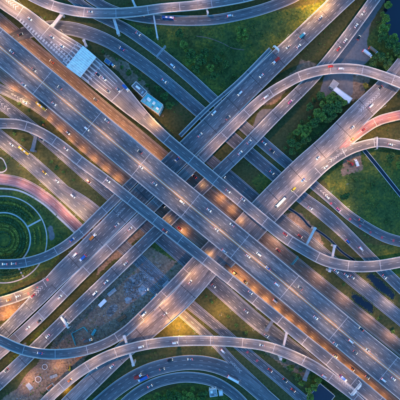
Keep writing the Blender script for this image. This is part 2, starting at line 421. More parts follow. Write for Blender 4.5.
# ground level
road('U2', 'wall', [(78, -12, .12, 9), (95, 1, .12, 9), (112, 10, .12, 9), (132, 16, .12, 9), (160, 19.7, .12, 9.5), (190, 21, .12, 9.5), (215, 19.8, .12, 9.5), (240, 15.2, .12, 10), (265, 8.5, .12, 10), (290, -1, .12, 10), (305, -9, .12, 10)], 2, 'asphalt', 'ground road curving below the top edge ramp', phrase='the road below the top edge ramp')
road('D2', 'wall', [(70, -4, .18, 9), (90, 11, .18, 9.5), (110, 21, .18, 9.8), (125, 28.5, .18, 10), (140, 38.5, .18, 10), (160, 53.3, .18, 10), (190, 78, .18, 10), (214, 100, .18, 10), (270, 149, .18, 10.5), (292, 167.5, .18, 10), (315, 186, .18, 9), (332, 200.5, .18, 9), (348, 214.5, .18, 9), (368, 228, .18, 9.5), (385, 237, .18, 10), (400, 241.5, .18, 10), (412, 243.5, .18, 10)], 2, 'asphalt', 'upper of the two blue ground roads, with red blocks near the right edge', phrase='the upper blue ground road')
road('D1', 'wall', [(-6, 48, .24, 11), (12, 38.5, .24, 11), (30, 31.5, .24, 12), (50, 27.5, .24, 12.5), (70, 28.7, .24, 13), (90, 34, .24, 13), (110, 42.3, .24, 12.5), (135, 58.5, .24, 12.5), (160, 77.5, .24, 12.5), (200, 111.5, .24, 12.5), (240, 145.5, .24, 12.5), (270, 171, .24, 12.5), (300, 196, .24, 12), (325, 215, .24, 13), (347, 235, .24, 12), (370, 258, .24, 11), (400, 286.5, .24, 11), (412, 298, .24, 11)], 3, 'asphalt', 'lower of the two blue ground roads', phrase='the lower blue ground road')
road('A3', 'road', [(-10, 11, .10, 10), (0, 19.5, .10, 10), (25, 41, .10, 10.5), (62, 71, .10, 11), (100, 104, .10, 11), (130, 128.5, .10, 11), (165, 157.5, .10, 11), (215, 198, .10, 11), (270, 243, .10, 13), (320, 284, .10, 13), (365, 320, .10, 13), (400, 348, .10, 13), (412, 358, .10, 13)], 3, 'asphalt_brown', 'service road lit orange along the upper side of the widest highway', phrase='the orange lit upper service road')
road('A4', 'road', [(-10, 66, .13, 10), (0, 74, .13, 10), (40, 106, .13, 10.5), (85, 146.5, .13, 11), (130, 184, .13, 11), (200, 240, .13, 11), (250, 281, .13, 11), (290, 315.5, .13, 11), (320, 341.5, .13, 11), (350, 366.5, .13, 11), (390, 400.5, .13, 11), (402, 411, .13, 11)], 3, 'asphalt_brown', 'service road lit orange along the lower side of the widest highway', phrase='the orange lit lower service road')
road('A4b', 'road', [(-10, 84, .16, 8), (0, 88.5, .16, 8), (16, 96, .16, 8), (32, 105, .16, 7), (48, 117, .16, 5)], 2, 'asphalt', 'slip road joining the lower orange service road near the left edge', phrase='the left edge slip road')
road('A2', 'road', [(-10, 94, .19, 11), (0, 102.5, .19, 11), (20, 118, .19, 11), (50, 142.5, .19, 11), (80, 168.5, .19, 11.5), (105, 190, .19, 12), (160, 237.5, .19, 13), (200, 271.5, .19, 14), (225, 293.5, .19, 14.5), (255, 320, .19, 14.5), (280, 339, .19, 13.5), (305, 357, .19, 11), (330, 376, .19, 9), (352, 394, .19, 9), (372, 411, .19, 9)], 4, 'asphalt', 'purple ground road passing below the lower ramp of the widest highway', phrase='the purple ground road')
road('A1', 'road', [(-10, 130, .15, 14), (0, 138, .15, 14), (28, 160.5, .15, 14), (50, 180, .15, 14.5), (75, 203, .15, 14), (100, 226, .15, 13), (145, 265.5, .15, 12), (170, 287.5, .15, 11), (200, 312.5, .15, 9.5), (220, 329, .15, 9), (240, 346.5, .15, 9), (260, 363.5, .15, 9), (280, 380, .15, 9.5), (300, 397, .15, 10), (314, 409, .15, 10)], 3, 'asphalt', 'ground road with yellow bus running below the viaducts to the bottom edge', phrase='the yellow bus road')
road('A1b', 'road', [(60, 186, .22, 6), (72, 193.5, .22, 8), (86, 202, .22, 8), (100, 213, .22, 8), (120, 230, .22, 8)], 2, 'asphalt_pale', 'short slip road forking from the yellow bus road', phrase='the forking slip road')
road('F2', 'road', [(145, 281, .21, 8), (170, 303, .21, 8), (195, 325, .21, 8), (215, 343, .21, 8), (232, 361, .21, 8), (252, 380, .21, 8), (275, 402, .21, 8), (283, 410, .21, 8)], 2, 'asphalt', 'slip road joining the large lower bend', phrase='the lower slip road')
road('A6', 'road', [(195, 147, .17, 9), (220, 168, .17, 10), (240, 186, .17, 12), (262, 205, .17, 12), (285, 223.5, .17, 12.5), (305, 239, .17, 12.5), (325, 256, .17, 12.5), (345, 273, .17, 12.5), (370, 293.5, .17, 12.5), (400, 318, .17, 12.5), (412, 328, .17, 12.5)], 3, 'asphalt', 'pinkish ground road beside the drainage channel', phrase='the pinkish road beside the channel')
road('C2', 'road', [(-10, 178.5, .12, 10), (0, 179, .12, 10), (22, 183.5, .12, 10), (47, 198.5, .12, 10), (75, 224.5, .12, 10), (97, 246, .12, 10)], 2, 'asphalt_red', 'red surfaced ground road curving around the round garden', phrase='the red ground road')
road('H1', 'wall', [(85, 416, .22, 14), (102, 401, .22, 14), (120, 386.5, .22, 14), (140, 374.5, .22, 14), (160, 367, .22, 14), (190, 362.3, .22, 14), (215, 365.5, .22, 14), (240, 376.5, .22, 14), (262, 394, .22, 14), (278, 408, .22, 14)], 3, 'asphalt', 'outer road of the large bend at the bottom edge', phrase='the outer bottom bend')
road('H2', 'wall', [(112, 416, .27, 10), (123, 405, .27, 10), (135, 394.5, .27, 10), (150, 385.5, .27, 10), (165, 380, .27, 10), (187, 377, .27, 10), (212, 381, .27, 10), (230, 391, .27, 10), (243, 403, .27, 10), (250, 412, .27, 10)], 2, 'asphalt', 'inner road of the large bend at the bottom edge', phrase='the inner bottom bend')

def catmull(P, step=2.0):
    P = np.asarray(P, float)
    Q = np.vstack([2 * P[0] - P[1], P, 2 * P[-1] - P[-2]])
    out = []
    for i in range(1, len(Q) - 2):
        p0, p1, p2, p3 = Q[i - 1:i + 3]
        n = max(2, int(np.hypot(*(p2 - p1)[:2]) / 1.0))
        # centripetal
        t0 = 0; t1 = t0 + max(1e-3, np.hypot(*(p1 - p0)[:2])) ** .5; t2 = t1 + max(1e-3, np.hypot(*(p2 - p1)[:2])) ** .5; t3 = t2 + max(1e-3, np.hypot(*(p3 - p2)[:2])) ** .5
        for t in np.linspace(t1, t2, n, endpoint=False):
            a1 = (t1 - t) / (t1 - t0) * p0 + (t - t0) / (t1 - t0) * p1
            a2 = (t2 - t) / (t2 - t1) * p1 + (t - t1) / (t2 - t1) * p2
            a3 = (t3 - t) / (t3 - t2) * p2 + (t - t2) / (t3 - t2) * p3
            b1 = (t2 - t) / (t2 - t0) * a1 + (t - t0) / (t2 - t0) * a2
            b2 = (t3 - t) / (t3 - t1) * a2 + (t - t1) / (t3 - t1) * a3
            out.append((t2 - t) / (t2 - t1) * b1 + (t - t1) / (t2 - t1) * b2)
    out.append(Q[-2])
    out = np.array(out)
    s = np.concatenate([[0], np.cumsum(np.hypot(*np.diff(out[:, :2], axis=0).T))])
    m = max(2, int(s[-1] / step) + 1)
    u = np.linspace(0, s[-1], m)
    return np.stack([np.interp(u, s, out[:, k]) for k in range(out.shape[1])], 1)

for r in ROADS.values():
    P = [list(p) for p in r['pts']]
    if r['extend']:
        for end in (0, -1):
            p = P[end]; q = P[1] if end == 0 else P[-2]
            if p[0] < 0 or p[0] > 400 or p[1] < 0 or p[1] > 400:
                dx, dy = p[0] - q[0], p[1] - q[1]; L = math.hypot(dx, dy)
                e = [p[0] + dx / L * 60, p[1] + dy / L * 60, p[2], p[3]]
                P.insert(0, e) if end == 0 else P.append(e)
    s = catmull(P)
    k = (HC - s[:, 2]) / HC
    xyz = np.stack([(s[:, 0] - 200) * k, (200 - s[:, 1]) * k, s[:, 2]], 1)
    tan = np.gradient(xyz[:, :2], axis=0); tan /= np.linalg.norm(tan, axis=1)[:, None]
    r['p'] = xyz; r['t'] = tan; r['n'] = np.stack([-tan[:, 1], tan[:, 0]], 1); r['w'] = s[:, 3] * k
    r['s'] = np.concatenate([[0], np.cumsum(np.linalg.norm(np.diff(xyz, axis=0), axis=1))])
    # how far a road reaches, for quick rejection
    r['bb'] = (xyz[:, 0].min() - 20, xyz[:, 0].max() + 20, xyz[:, 1].min() - 20, xyz[:, 1].max() + 20)

def at(r, s, lat=0.0, dz=0.0):
    p = [np.interp(s, r['s'], r['p'][:, k]) for k in range(3)]
    t = np.array([np.interp(s, r['s'], r['t'][:, k]) for k in range(2)]); t /= np.linalg.norm(t)
    return Vector((p[0] - t[1] * lat, p[1] + t[0] * lat, p[2] + dz)), t

def covered(pts, own, margin, dzmax=1.6, below=False):
    """which points lie inside another carriageway of about the same height (or, with below, any lower one)"""
    pts = np.asarray(pts)
    hit = np.zeros(len(pts), bool)
    for r in ROADS.values():
        if r['key'] == own:
            continue
        x0, x1, y0, y1 = r['bb']
        idx = np.where((pts[:, 0] > x0) & (pts[:, 0] < x1) & (pts[:, 1] > y0) & (pts[:, 1] < y1) & ~hit)[0]
        if not len(idx):
            continue
        dd = np.hypot(pts[idx, 0][:, None] - r['p'][None, :, 0], pts[idx, 1][:, None] - r['p'][None, :, 1])
        j = dd.argmin(1)
        dm = dd[np.arange(len(idx)), j]
        dz = pts[idx, 2] - r['p'][j, 2]
        # ignore positions past the road's ends
        v = pts[idx, :2] - r['p'][j, :2]
        along = np.abs((v * r['t'][j]).sum(1))
        ok = (dm < r['w'][j] / 2 - margin) & (along < 2.5)
        ok &= (dz > 1.6) if below else (np.abs(dz) < dzmax)
        hit[idx[ok]] = True
    return hit

def strip(mb, pts_l, pts_r, zs, uv=None, mi=0):
    n = len(pts_l)
    vs = []; us = []
    for i in range(n):
        vs.append((pts_l[i][0], pts_l[i][1], zs[i])); vs.append((pts_r[i][0], pts_r[i][1], zs[i]))
        if uv is not None:
            us += [uv[i][0], uv[i][1]]
    mb.add(vs, [(2 * i + 1, 2 * i + 3, 2 * i + 2, 2 * i) for i in range(n - 1)], mi, us if uv is not None else None)

def swept(mb, r, idx, prof, mi=0):
    """sweep a closed profile of (lateral, height) along samples idx; lateral may be a function of width"""
    n = len(prof(0))
    vs = []
    for i in idx:
        for (l, h) in prof(i):
            vs.append((r['p'][i, 0] + r['n'][i, 0] * l, r['p'][i, 1] + r['n'][i, 1] * l, r['p'][i, 2] + h))
    fs = []
    for a in range(len(idx) - 1):
        for k in range(n):
            fs.append((a * n + k, (a + 1) * n + k, (a + 1) * n + (k + 1) % n, a * n + (k + 1) % n))
    fs.append(tuple(range(n))); fs.append(tuple((len(idx) - 1) * n + k for k in range(n - 1, -1, -1)))
    mb.add(vs, fs, mi)

def runs(mask):
    out = []; cur = []
    for i, m in enumerate(mask):
        if m: cur.append(i)
        else:
            if len(cur) > 1: out.append(cur)
            cur = []
    if len(cur) > 1: out.append(cur)
    return out

# ------------------------------------------------------------------ ground sheet with its cover mask
def inpoly(x, y, poly):
    poly = np.asarray(poly, float); ins = np.zeros(x.shape, bool)
    j = len(poly) - 1
    for i in range(len(poly)):
        xi, yi = poly[i]; xj, yj = poly[j]
        c = ((yi > y) != (yj > y)) & (x < (xj - xi) * (y - yi) / (yj - yi + 1e-12) + xi)
        ins ^= c; j = i
    return ins

LUSH = [[(105, 12), (150, 28), (300, 8), (345, -10), (330, 2), (275, 48), (214, 102), (150, 45)],
        [(318, 176), (352, 150), (410, 142), (410, 245), (372, 231), (345, 210)],
        [(-60, 190), (20, 192), (45, 205), (72, 228), (80, 238), (50, 265), (0, 300), (-60, 300)],
        [(345, 60), (410, -10), (410, 60), (380, 75)], [(285, 140), (340, 90), (350, 100), (300, 155)],
        [(250, 180), (266, 165), (275, 185), (260, 198)], [(60, 400), (140, 396), (180, 384), (215, 386), (245, 412), (60, 430)],
        [(355, 246), (410, 245), (410, 285)], [(150, 240), (162, 236), (182, 272), (172, 280)],
        [(300, 355), (330, 378), (318, 395), (290, 368)], [(8, 362), (50, 325), (58, 330), (0, 385)]]
DIRT = [[(58, 332), (105, 283), (150, 245), (195, 275), (150, 312), (100, 345), (62, 378), (30, 412), (-20, 412), (20, 388)],
        [(-10, 5), (45, 50), (40, 65), (-10, 25)], [(100, 50), (125, 62), (155, 95), (165, 118), (140, 95)],
        [(255, 108), (300, 60), (320, 62), (275, 100)], [(345, 155), (362, 150), (362, 172), (340, 175)],
        [(0, 303), (35, 296), (14, 314), (-10, 325)], [(285, 345), (315, 372), (300, 380), (262, 350)], [(345, 62), (372, 80), (360, 100), (335, 108)],
        [(100, 262), (142, 218), (150, 226), (95, 280)], [(185, 150), (250, 210), (230, 225), (170, 165)], [(280, 210), (300, 215), (325, 245), (310, 248)]]
PAVE = [[(318, 92), (334, 62), (372, 8), (385, -10), (392, -10), (372, 22), (366, 40), (374, 58), (352, 72), (350, 100), (338, 96)],
        [(250, 128), (262, 108), (276, 108), (268, 124), (258, 134)], [(47, 226), (53, 222), (56, 238), (50, 242)]]
RUB = [[(122, 288), (134, 276), (148, 270), (152, 284), (138, 298), (126, 300)], [(104, 312), (116, 300), (122, 306), (110, 318)], [(150, 300), (160, 288), (166, 292), (156, 304)]]

gx = np.arange(-300, 301, 2.0); gy = np.arange(-300, 301, 2.0)
GX, GY = np.meshgrid(gx, gy)
PX, PY = GX + 200, 200 - GY
jit = np.array([[mnoise.noise(Vector((a * .05, b * .05, 3.1))) for a in gx] for b in gy])
jit2 = np.array([[mnoise.noise(Vector((a * .05, b * .05, 9.7))) for a in gx] for b in gy])
def mask(polys):
    m = np.zeros(GX.shape)
    for p in polys:
        m = np.maximum(m, inpoly(PX + jit * 5, PY + jit2 * 5, p).astype(float))
    for _ in range(2):
        m = (m + np.roll(m, 1, 0) + np.roll(m, -1, 0) + np.roll(m, 1, 1) + np.roll(m, -1, 1)) / 5
    return m
cover = np.stack([mask(DIRT), mask(LUSH), mask(PAVE), mask(RUB)], -1)
hz = 0.06 * jit
road_d = np.full(GX.shape, 1e9)
for r in ROADS.values():
    for p, w_ in zip(r['p'][::2], r['w'][::2]):
        i0, i1 = np.searchsorted(gy, [p[1] - w_ / 2 - 9, p[1] + w_ / 2 + 9]); j0, j1 = np.searchsorted(gx, [p[0] - w_ / 2 - 9, p[0] + w_ / 2 + 9])
        if i1 > i0 and j1 > j0 and r['kind'] != 'deck':
            sub = road_d[i0:i1, j0:j1]
            np.minimum(sub, np.hypot(GX[i0:i1, j0:j1] - p[0], GY[i0:i1, j0:j1] - p[1]) - w_ / 2, out=sub)
hz = np.where(road_d < 3, -0.04, hz * 1.0 - 0.02)
nxg, nyg = len(gx), len(gy)
verts = np.stack([GX.ravel(), GY.ravel(), hz.ravel()], 1)
idx = np.arange(nxg * nyg).reshape(nyg, nxg)
quads = np.stack([idx[:-1, :-1].ravel(), idx[:-1, 1:].ravel(), idx[1:, 1:].ravel(), idx[1:, :-1].ravel()], 1)
# skirt out to the horizon
o = len(verts)
ring = [(-300, -300), (300, -300), (300, 300), (-300, 300)]
far = [(-5000, -5000), (5000, -5000), (5000, 5000), (-5000, 5000)]
verts = np.vstack([verts, [(x, y, -0.1) for x, y in ring], [(x, y, -0.1) for x, y in far]])
sk = [(o + i, o + 4 + i, o + 4 + (i + 1) % 4, o + (i + 1) % 4) for i in range(4)]
me = bpy.data.meshes.new('ground')
me.from_pydata(verts.tolist(), [], quads.tolist() + [tuple(reversed(f)) for f in sk])
ca = me.color_attributes.new('cover', 'FLOAT_COLOR', 'POINT')
full = np.zeros((len(verts), 4)); full[:nxg * nyg] = cover.reshape(-1, 4)
ca.data.foreach_set('color', full.ravel())
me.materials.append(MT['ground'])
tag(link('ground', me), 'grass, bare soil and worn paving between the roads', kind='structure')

# ------------------------------------------------------------------ roads and viaducts
def lane_lines(r):
    """lateral positions: edge lines and dashed lane lines as fractions of the width"""
    L = r['lanes']
    if r['key'] == 'M':
        return [(-.5, 0.9), (.5, -0.9)], [-.5 + .5 * k / 4 for k in (1, 2, 3)] + [.5 * k / 4 for k in (1, 2, 3)]
    return [(-.5, 1.0), (.5, -1.0)], [-.5 + k / L for k in range(1, L)] if L else []

def marking(parent, r, name='lane_marking', mat='paint'):
    edges, dashes = lane_lines(r)
    mb = MB()
    n = len(r['p'])
    for f, off in edges:
        lat = f * r['w'] + off
        c = np.stack([r['p'][:, 0] + r['n'][:, 0] * lat, r['p'][:, 1] + r['n'][:, 1] * lat, r['p'][:, 2]], 1)
        keep = ~covered(c, r['key'], 0.0)
        for run in runs(keep):
            a = [c[i, :2] + r['n'][i] * .13 for i in run]; b = [c[i, :2] - r['n'][i] * .13 for i in run]
            strip(mb, a, b, [c[i, 2] + .012 for i in run])
    if r['dash']:
        for f in dashes:
            ph = random.random() * 6
            s = ph
            while s + 3.4 < r['s'][-1]:
                w = np.interp(s, r['s'], r['w'])
                q = []
                for ss in (s, s + 1.7, s + 3.4):
                    p, t = at(r, ss, f * w); q.append((p, t))
                mid = np.array([[q[1][0].x, q[1][0].y, q[1][0].z]])
                cov = False
                if r['key'] in OVERLAPPED:
                    cov = covered(mid, r['key'], 0.6)[0]
                if not cov:
                    a = [(p.x - t[1] * .12, p.y + t[0] * .12) for p, t in q]; b = [(p.x + t[1] * .12, p.y - t[0] * .12) for p, t in q]
                    strip(mb, a, b, [p.z + .013 for p, t in q])
                s += 8.5
    if mb.f:
        o = mb.build(name, MT[mat], parent)
        o['kind'] = 'stuff'
    return None
OVERLAPPED = {'R2', 'R3', 'C3', 'L1', 'C1', 'R1', 'F2', 'A4b', 'A1b', 'D2', 'H1', 'R4', 'B1s'}

def deck_profile(w):
    h = w / 2
    return [(-h, -.02), (-h, -.45), (-h * .62, -.75), (-h * .5, -1.8), (h * .5, -1.8), (h * .62, -.75), (h, -.45), (h, -.02)]

PIER_LIST = []
def build_deck(r):
    root = empty(r['name'], tuple(r['p'][len(r['p']) // 2]) )
    base = Vector(r['p'][len(r['p']) // 2]); base.z = 0
    root.location = base
    tag(root, r['label'], 'viaduct' if r['name'] == 'viaduct' else ('highway' if r['key'] == 'M' else ('deck' if 'deck' in r['name'] else 'flyover')), 'elevated roads of the interchange')
    n = len(r['p']); per = int(r['span'] / 2)
    starts = list(range(0, n - 1, per))
    if len(starts) > 1 and n - 1 - starts[-1] < per * .5: starts.pop()
    def shift(o):
        o.matrix_parent_inverse = Matrix.Translation(-base)
        return o
    # parapet masks
    par = {}
    for sgn in (-1, 1):
        lat = sgn * (r['w'] / 2 - .25)
        c = np.stack([r['p'][:, 0] + r['n'][:, 0] * lat, r['p'][:, 1] + r['n'][:, 1] * lat, r['p'][:, 2]], 1)
        par[sgn] = ~covered(c, r['key'], 0.3)
    for a, s0 in enumerate(starts):
        s1 = starts[a + 1] if a + 1 < len(starts) else n - 1
        idx = list(range(s0, s1 + 1))
        mb = MB()
        swept(mb, r, idx, lambda i: deck_profile(r['w'][i]), 1)
        l = [r['p'][i, :2] + r['n'][i] * (r['w'][i] / 2) for i in idx]; q = [r['p'][i, :2] - r['n'][i] * (r['w'][i] / 2) for i in idx]
        strip(mb, l, q, [r['p'][i, 2] for i in idx], [((r['w'][i] / 2, r['s'][i]), (-r['w'][i] / 2, r['s'][i])) for i in idx], 0)
        sp = shift(mb.build('deck_span', [MT[r['mat']], MT['concrete']], root))
        for sgn in (-1, 1):
            pm = MB()
            for run in runs([par[sgn][i] for i in idx]):
                ii = [idx[j] for j in run]
                def prof(i, sgn=sgn):
                    o_ = sgn * r['w'][i] / 2
                    q_ = [(o_ - sgn * .55, .0), (o_ - sgn * .38, .95), (o_ - sgn * .0, .95), (o_ + sgn * .02, -.5)]
                    return q_ if sgn > 0 else q_[::-1]
                swept(pm, r, ii, prof)
            if pm.f:
                po = pm.build('parapet', MT['concrete_pale'], sp)
        if a > 0:
            jm = MB(); i = s0; wj = .55 if r['joint'] == 'dark' else .4
            h = r['w'][i] / 2 - .55
            p = r['p'][i]; t = r['t'][i]; nn = r['n'][i]
            vs = [(p[0] + t[0] * e * wj / 2 + nn[0] * f * h, p[1] + t[1] * e * wj / 2 + nn[1] * f * h, p[2] + .016) for e, f in ((-1, -1), (1, -1), (1, 1), (-1, 1))]
            jm.add(vs, [(0, 1, 2, 3)])
            shift(jm.build('expansion_joint', MT['joint_dark' if r['joint'] == 'dark' else 'joint_light'], root))
        # pier under the start of the span
        w = r['w'][s0]
        cols = [0.0] if w < 15 else ([-w * .27, w * .27] if w < 26 else [-w * .32, 0, w * .32])
        for dsh in (0, 2, -2, 4, -4, 6, -6, 8, -8):
            i = s0 + dsh
            if i < 0 or i >= n: continue
            cs = [(r['p'][i, 0] + r['n'][i, 0] * c, r['p'][i, 1] + r['n'][i, 1] * c, r['p'][i, 2]) for c in cols]
            if not covered(cs, r['key'], -1.4, below=True).any():
                pm = MB(); ang = math.atan2(r['t'][i][1], r['t'][i][0])
                zt = r['p'][i, 2] - 1.8
                for c in cs:
                    hgt = zt - 1.2
                    pm.box((c[0], c[1], hgt / 2), (1.6, 2.0 if len(cols) == 1 else 1.6, hgt), ang)
                pm.box((r['p'][i, 0], r['p'][i, 1], zt - .6), (1.9, w * (.62 if len(cols) == 1 else .86), 1.2), ang)
                shift(pm.build('pier', MT['concrete'], root))
                break
    # markings
    mk = bpy.data.objects
    before = set(root.children)
    marking(root, r)
    for o in root.children:
        if o not in before:
            shift(o)
    if r['key'] == 'M':
        pm = MB()
        swept(pm, r, list(range(n)), lambda i: [(-.45, 0), (-.16, .95), (.16, .95), (.45, 0)][::-1])
        shift(pm.build('median_barrier', MT['concrete_pale'], root))
        ym = MB()  # yellow lines, widened to imitate the orange glow along the median
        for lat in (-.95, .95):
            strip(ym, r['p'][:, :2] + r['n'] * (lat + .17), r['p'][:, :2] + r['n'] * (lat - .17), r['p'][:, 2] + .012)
        o = shift(ym.build('median_glow_line', MT['paint_yellow_glow'], root)); o['kind'] = 'stuff'
    r['root'] = root; r['base'] = base
    return root

def build_road(r):
    n = len(r['p']); idx = list(range(n))
    mb = MB()
    l = r['p'][:, :2] + r['n'] * (r['w'][:, None] / 2); q = r['p'][:, :2] - r['n'] * (r['w'][:, None] / 2)
    strip(mb, l, q, r['p'][:, 2], [((r['w'][i] / 2, r['s'][i]), (-r['w'][i] / 2, r['s'][i])) for i in idx])
    # skirt so the sheet has an edge
    for e, sgn in ((l, 1), (q, -1)):
        vs = []
        for i in idx:
            vs += [(e[i][0], e[i][1], r['p'][i, 2] - .002), (e[i][0], e[i][1], -.3)]
        mb.add(vs, [(2 * i, 2 * i + 1, 2 * i + 3, 2 * i + 2) for i in range(n - 1)])
    o = mb.build('road', MT[r['mat']])
    tag(o, r['label'], kind='structure')
    wall = r['kind'] == 'wall'
    for sgn in (-1, 1):
        lat = sgn * (r['w'] / 2)
        c = np.stack([r['p'][:, 0] + r['n'][:, 0] * lat, r['p'][:, 1] + r['n'][:, 1] * lat, r['p'][:, 2]], 1)
        keep = ~covered(c, r['key'], 0.2)
        km = MB()
        for run in runs(keep):
            def prof(i, sgn=sgn):
                o_ = sgn * r['w'][i] / 2
                if wall:
                    p = [(o_ - sgn * .3, -.3), (o_ - sgn * .12, .85), (o_ + sgn * .2, .85), (o_ + sgn * .3, -.3)]
                else:
                    p = [(o_ - sgn * .02, -.3), (o_, .13), (o_ + sgn * .4, .13), (o_ + sgn * .42, -.3)]
                return p if sgn > 0 else p[::-1]
            swept(km, r, run, prof)
        if km.f:
            km.build('barrier' if wall else 'kerb', MT['concrete_pale' if wall else 'concrete'], o)
    marking(o, r)
    r['root'] = o; r['base'] = Vector((0, 0, 0))

for r in ROADS.values():
    (build_deck if r['kind'] == 'deck' else build_road)(r)

def child(mb, name, mat, key, kind=None):
    r = ROADS[key]
    o = mb.build(name, mat, r['root'])
    o.matrix_parent_inverse = Matrix.Translation(-r['base'])
    if kind: o['kind'] = kind
    return o

def nearest(key, px, py):
    """arc length on a road whose surface point is seen at the pixel"""
    r = ROADS[key]
    k = (HC - r['p'][:, 2]) / HC
    qx = r['p'][:, 0] / k + 200; qy = 200 - r['p'][:, 1] / k
    d2 = (qx - px) ** 2 + (qy - py) ** 2
    i = int(d2.argmin())
    v = np.array([px - qx[i], -(py - qy[i])])
    lat = float((v * r['n'][i]).sum()) * k[i]
    along = float((v * r['t'][i]).sum()) * k[i]
    return r['s'][i] + along, lat, i

# chevron gores, red blocks, hatchings
def chevrons(key, a, b, n, half, thick=.9):
    pa, pb = None, None
    r = ROADS[key]
    mb = MB()
    for q in range(n):
        f = q / max(1, n - 1)
        px, py = a[0] + (b[0] - a[0]) * f, a[1] + (b[1] - a[1]) * f
        s, lat, i = nearest(key, px, py)
        p, t = at(r, s, lat)
        hd = Vector((b[0] - a[0], -(b[1] - a[1]), 0)).normalized(); sd = Vector((-hd.y, hd.x, 0))
        h = half * (1 - .45 * f)
        for sg in (-1, 1):
            p0 = p + hd * 1.2; p1 = p + sd * sg * h - hd * 1.0
            z = p.z + .02
            vs = [(p0.x, p0.y, z), (p1.x, p1.y, z), (p1.x - hd.x * thick, p1.y - hd.y * thick, z), (p0.x - hd.x * thick, p0.y - hd.y * thick, z)]
            mb.add(vs, [(0, 1, 2, 3) if sg > 0 else (3, 2, 1, 0)])
    child(mb, 'chevron_marking', MT['paint'], key, 'stuff')
chevrons('B3', (361, 109.5), (379, 94), 9, 2.1)
chevrons('B1', (36, 293), (47, 282.5), 6, 1.8)
chevrons('R3', (331.5, 160), (346, 150.3), 7, 1.5)
chevrons('F2', (240, 371), (231, 362), 6, 1.6)
chevrons('R4', (350, 388), (335.5, 377), 8, 1.2)
chevrons('T', (16, 7), (4, -2), 6, 2.4)
chevrons('A4b', (26, 102), (12, 94), 6, 1.6)
chevrons('A2', (8, 109), (-4, 99), 5, 1.8)
chevrons('D2', (326, 195), (318, 188.5), 4, 1.4)
chevrons('B1', (118, 214.5), (124, 208.5), 4, 1.4)

def blocks(key, pts, size=(2.2, 2.6), mat='paint_red', name='red_block'):
    r = ROADS[key]
    for px, py in pts:
        s, lat, i = nearest(key, px, py)
        p, t = at(r, s, lat, .014)
        ang = math.atan2(t[1], t[0]); mb = MB()
        ca, sa = math.cos(ang), math.sin(ang)
        vs = [(p.x + ca * x - sa * y, p.y + sa * x + ca * y, p.z) for x, y in ((-size[0] / 2, -size[1] / 2), (size[0] / 2, -size[1] / 2), (size[0] / 2, size[1] / 2), (-size[0] / 2, size[1] / 2))]
        mb.add(vs, [(0, 1, 2, 3)])
        child(mb, name, MT[mat], key)
blocks('D2', [(331, 203.5), (350, 219.3), (360, 226.2), (370.5, 232.4), (382, 237.5), (393.5, 240.5)])
blocks('C3', [(47.5, 279.8), (38, 288), (28.5, 293.5)])
blocks('A1', [(247.5, 352), (257, 360.7)])

# striped ladder of squares and lane lines before and after the toll canopy
tz = 10.0
mb = MB()
for q in range(20):
    f = q / 19
    a = W(20 + 49 * f, 20.5 + 43.5 * f, 10.02)
    hd = Vector((49, -43.5, 0)).normalized(); sd = Vector((-hd.y, hd.x, 0))
    for off, hw in ((0.6, 1.5), (-.0, 0)) if q < 11 else ((0.6, 1.4), (4.2, 1.2)):
        if not hw: continue
        c = a + sd * off
        vs = [c + hd * x + sd * y for x, y in ((-.85, -hw), (.85, -hw), (.85, hw), (-.85, hw))]
        mb.add([(v.x, v.y, 10.02) for v in vs], [(0, 1, 2, 3)])
child(mb, 'hatched_square', MT['paint'], 'T', 'stuff')
mb = MB()
hdT = Vector((0.765, -0.644, 0)); sdT = Vector((0.644, 0.765, 0))
for k_ in range(1, 7):
    for (c0, c1) in (((56, 43), (72, 55)), ((93, 71.5), (112, 88))):
        a = W(*c0, 10.02) + sdT * (-12 + 3.7 * k_) * (.8 if c0[0] < 60 else 0.9); b = W(*c1, 10.02) + sdT * (-12 + 3.7 * k_) * (1.0 if c0[0] < 60 else .78)
        t = (b - a).normalized(); sd = Vector((-t.y, t.x, 0)) * .3
        mb.add([(v.x, v.y, 10.022) for v in (a - sd, b - sd, b + sd, a + sd)], [(0, 1, 2, 3)])
child(mb, 'lane_line', MT['paint'], 'T', 'stuff')

# ------------------------------------------------------------------ portal frames carrying the ramps (beams reaching out beside the decks)
def portal(key, a, b, ztop, width=2.2, dark=False, depth=1.6):  # dark: shade on the beam is put into its concrete colour
    A = W(*a, ztop); Bp = W(*b, ztop)
    mb = MB()
    mb.bar((A.x, A.y, ztop - depth / 2), (Bp.x, Bp.y, ztop - depth / 2), width, depth)
    t = (Bp - A).normalized()
    for p in (A + t * 1.1, Bp - t * 1.1):
        mb.box((p.x, p.y, (ztop - depth) / 2), (2.0, width * .85, ztop - depth), math.atan2(t.y, t.x))
        mb.box((p.x, p.y, ztop + .18), (2.6, width * 1.25, .36), math.atan2(t.y, t.x))
    child(mb, 'portal_frame', MT['concrete_dark' if dark else 'concrete_pale'], key)
portal('U1', (62.5, 13), (51.5, 27), 6.1, 3.0)
portal('U1', (111.5, 11), (118.5, 34), 6.1, 2.6)
portal('U1', (152.5, 9), (157.5, 38), 6.1, 1.5)
portal('U1', (136, 8), (130, -6), 6.1, 2.0)
portal('U1', (205, 2), (208, 13.5), 6.1, 1.6)
portal('N1', (315.5, 227.5), (303, 252), 10.8, 2.2)
portal('N1', (335, 245), (329.5, 272), 9.6, 2.2)
portal('S1', (36.2, 133.5), (32, 151.5), 7.8, 3.4, True)
portal('S1', (276, 316), (266, 331), 10.4, 3.0, True)
portal('R4', (312, 361), (304.5, 380.5), 9.0, 3.4, True)
portal('R4', (287, 332), (280.5, 360), 10.2, 2.0)
portal('R4', (124, 335.5), (133.5, 366), 12.1, 2.2)
portal('D1', (86.5, 46.5), (83.5, 39.5), 3.0, 2.2)

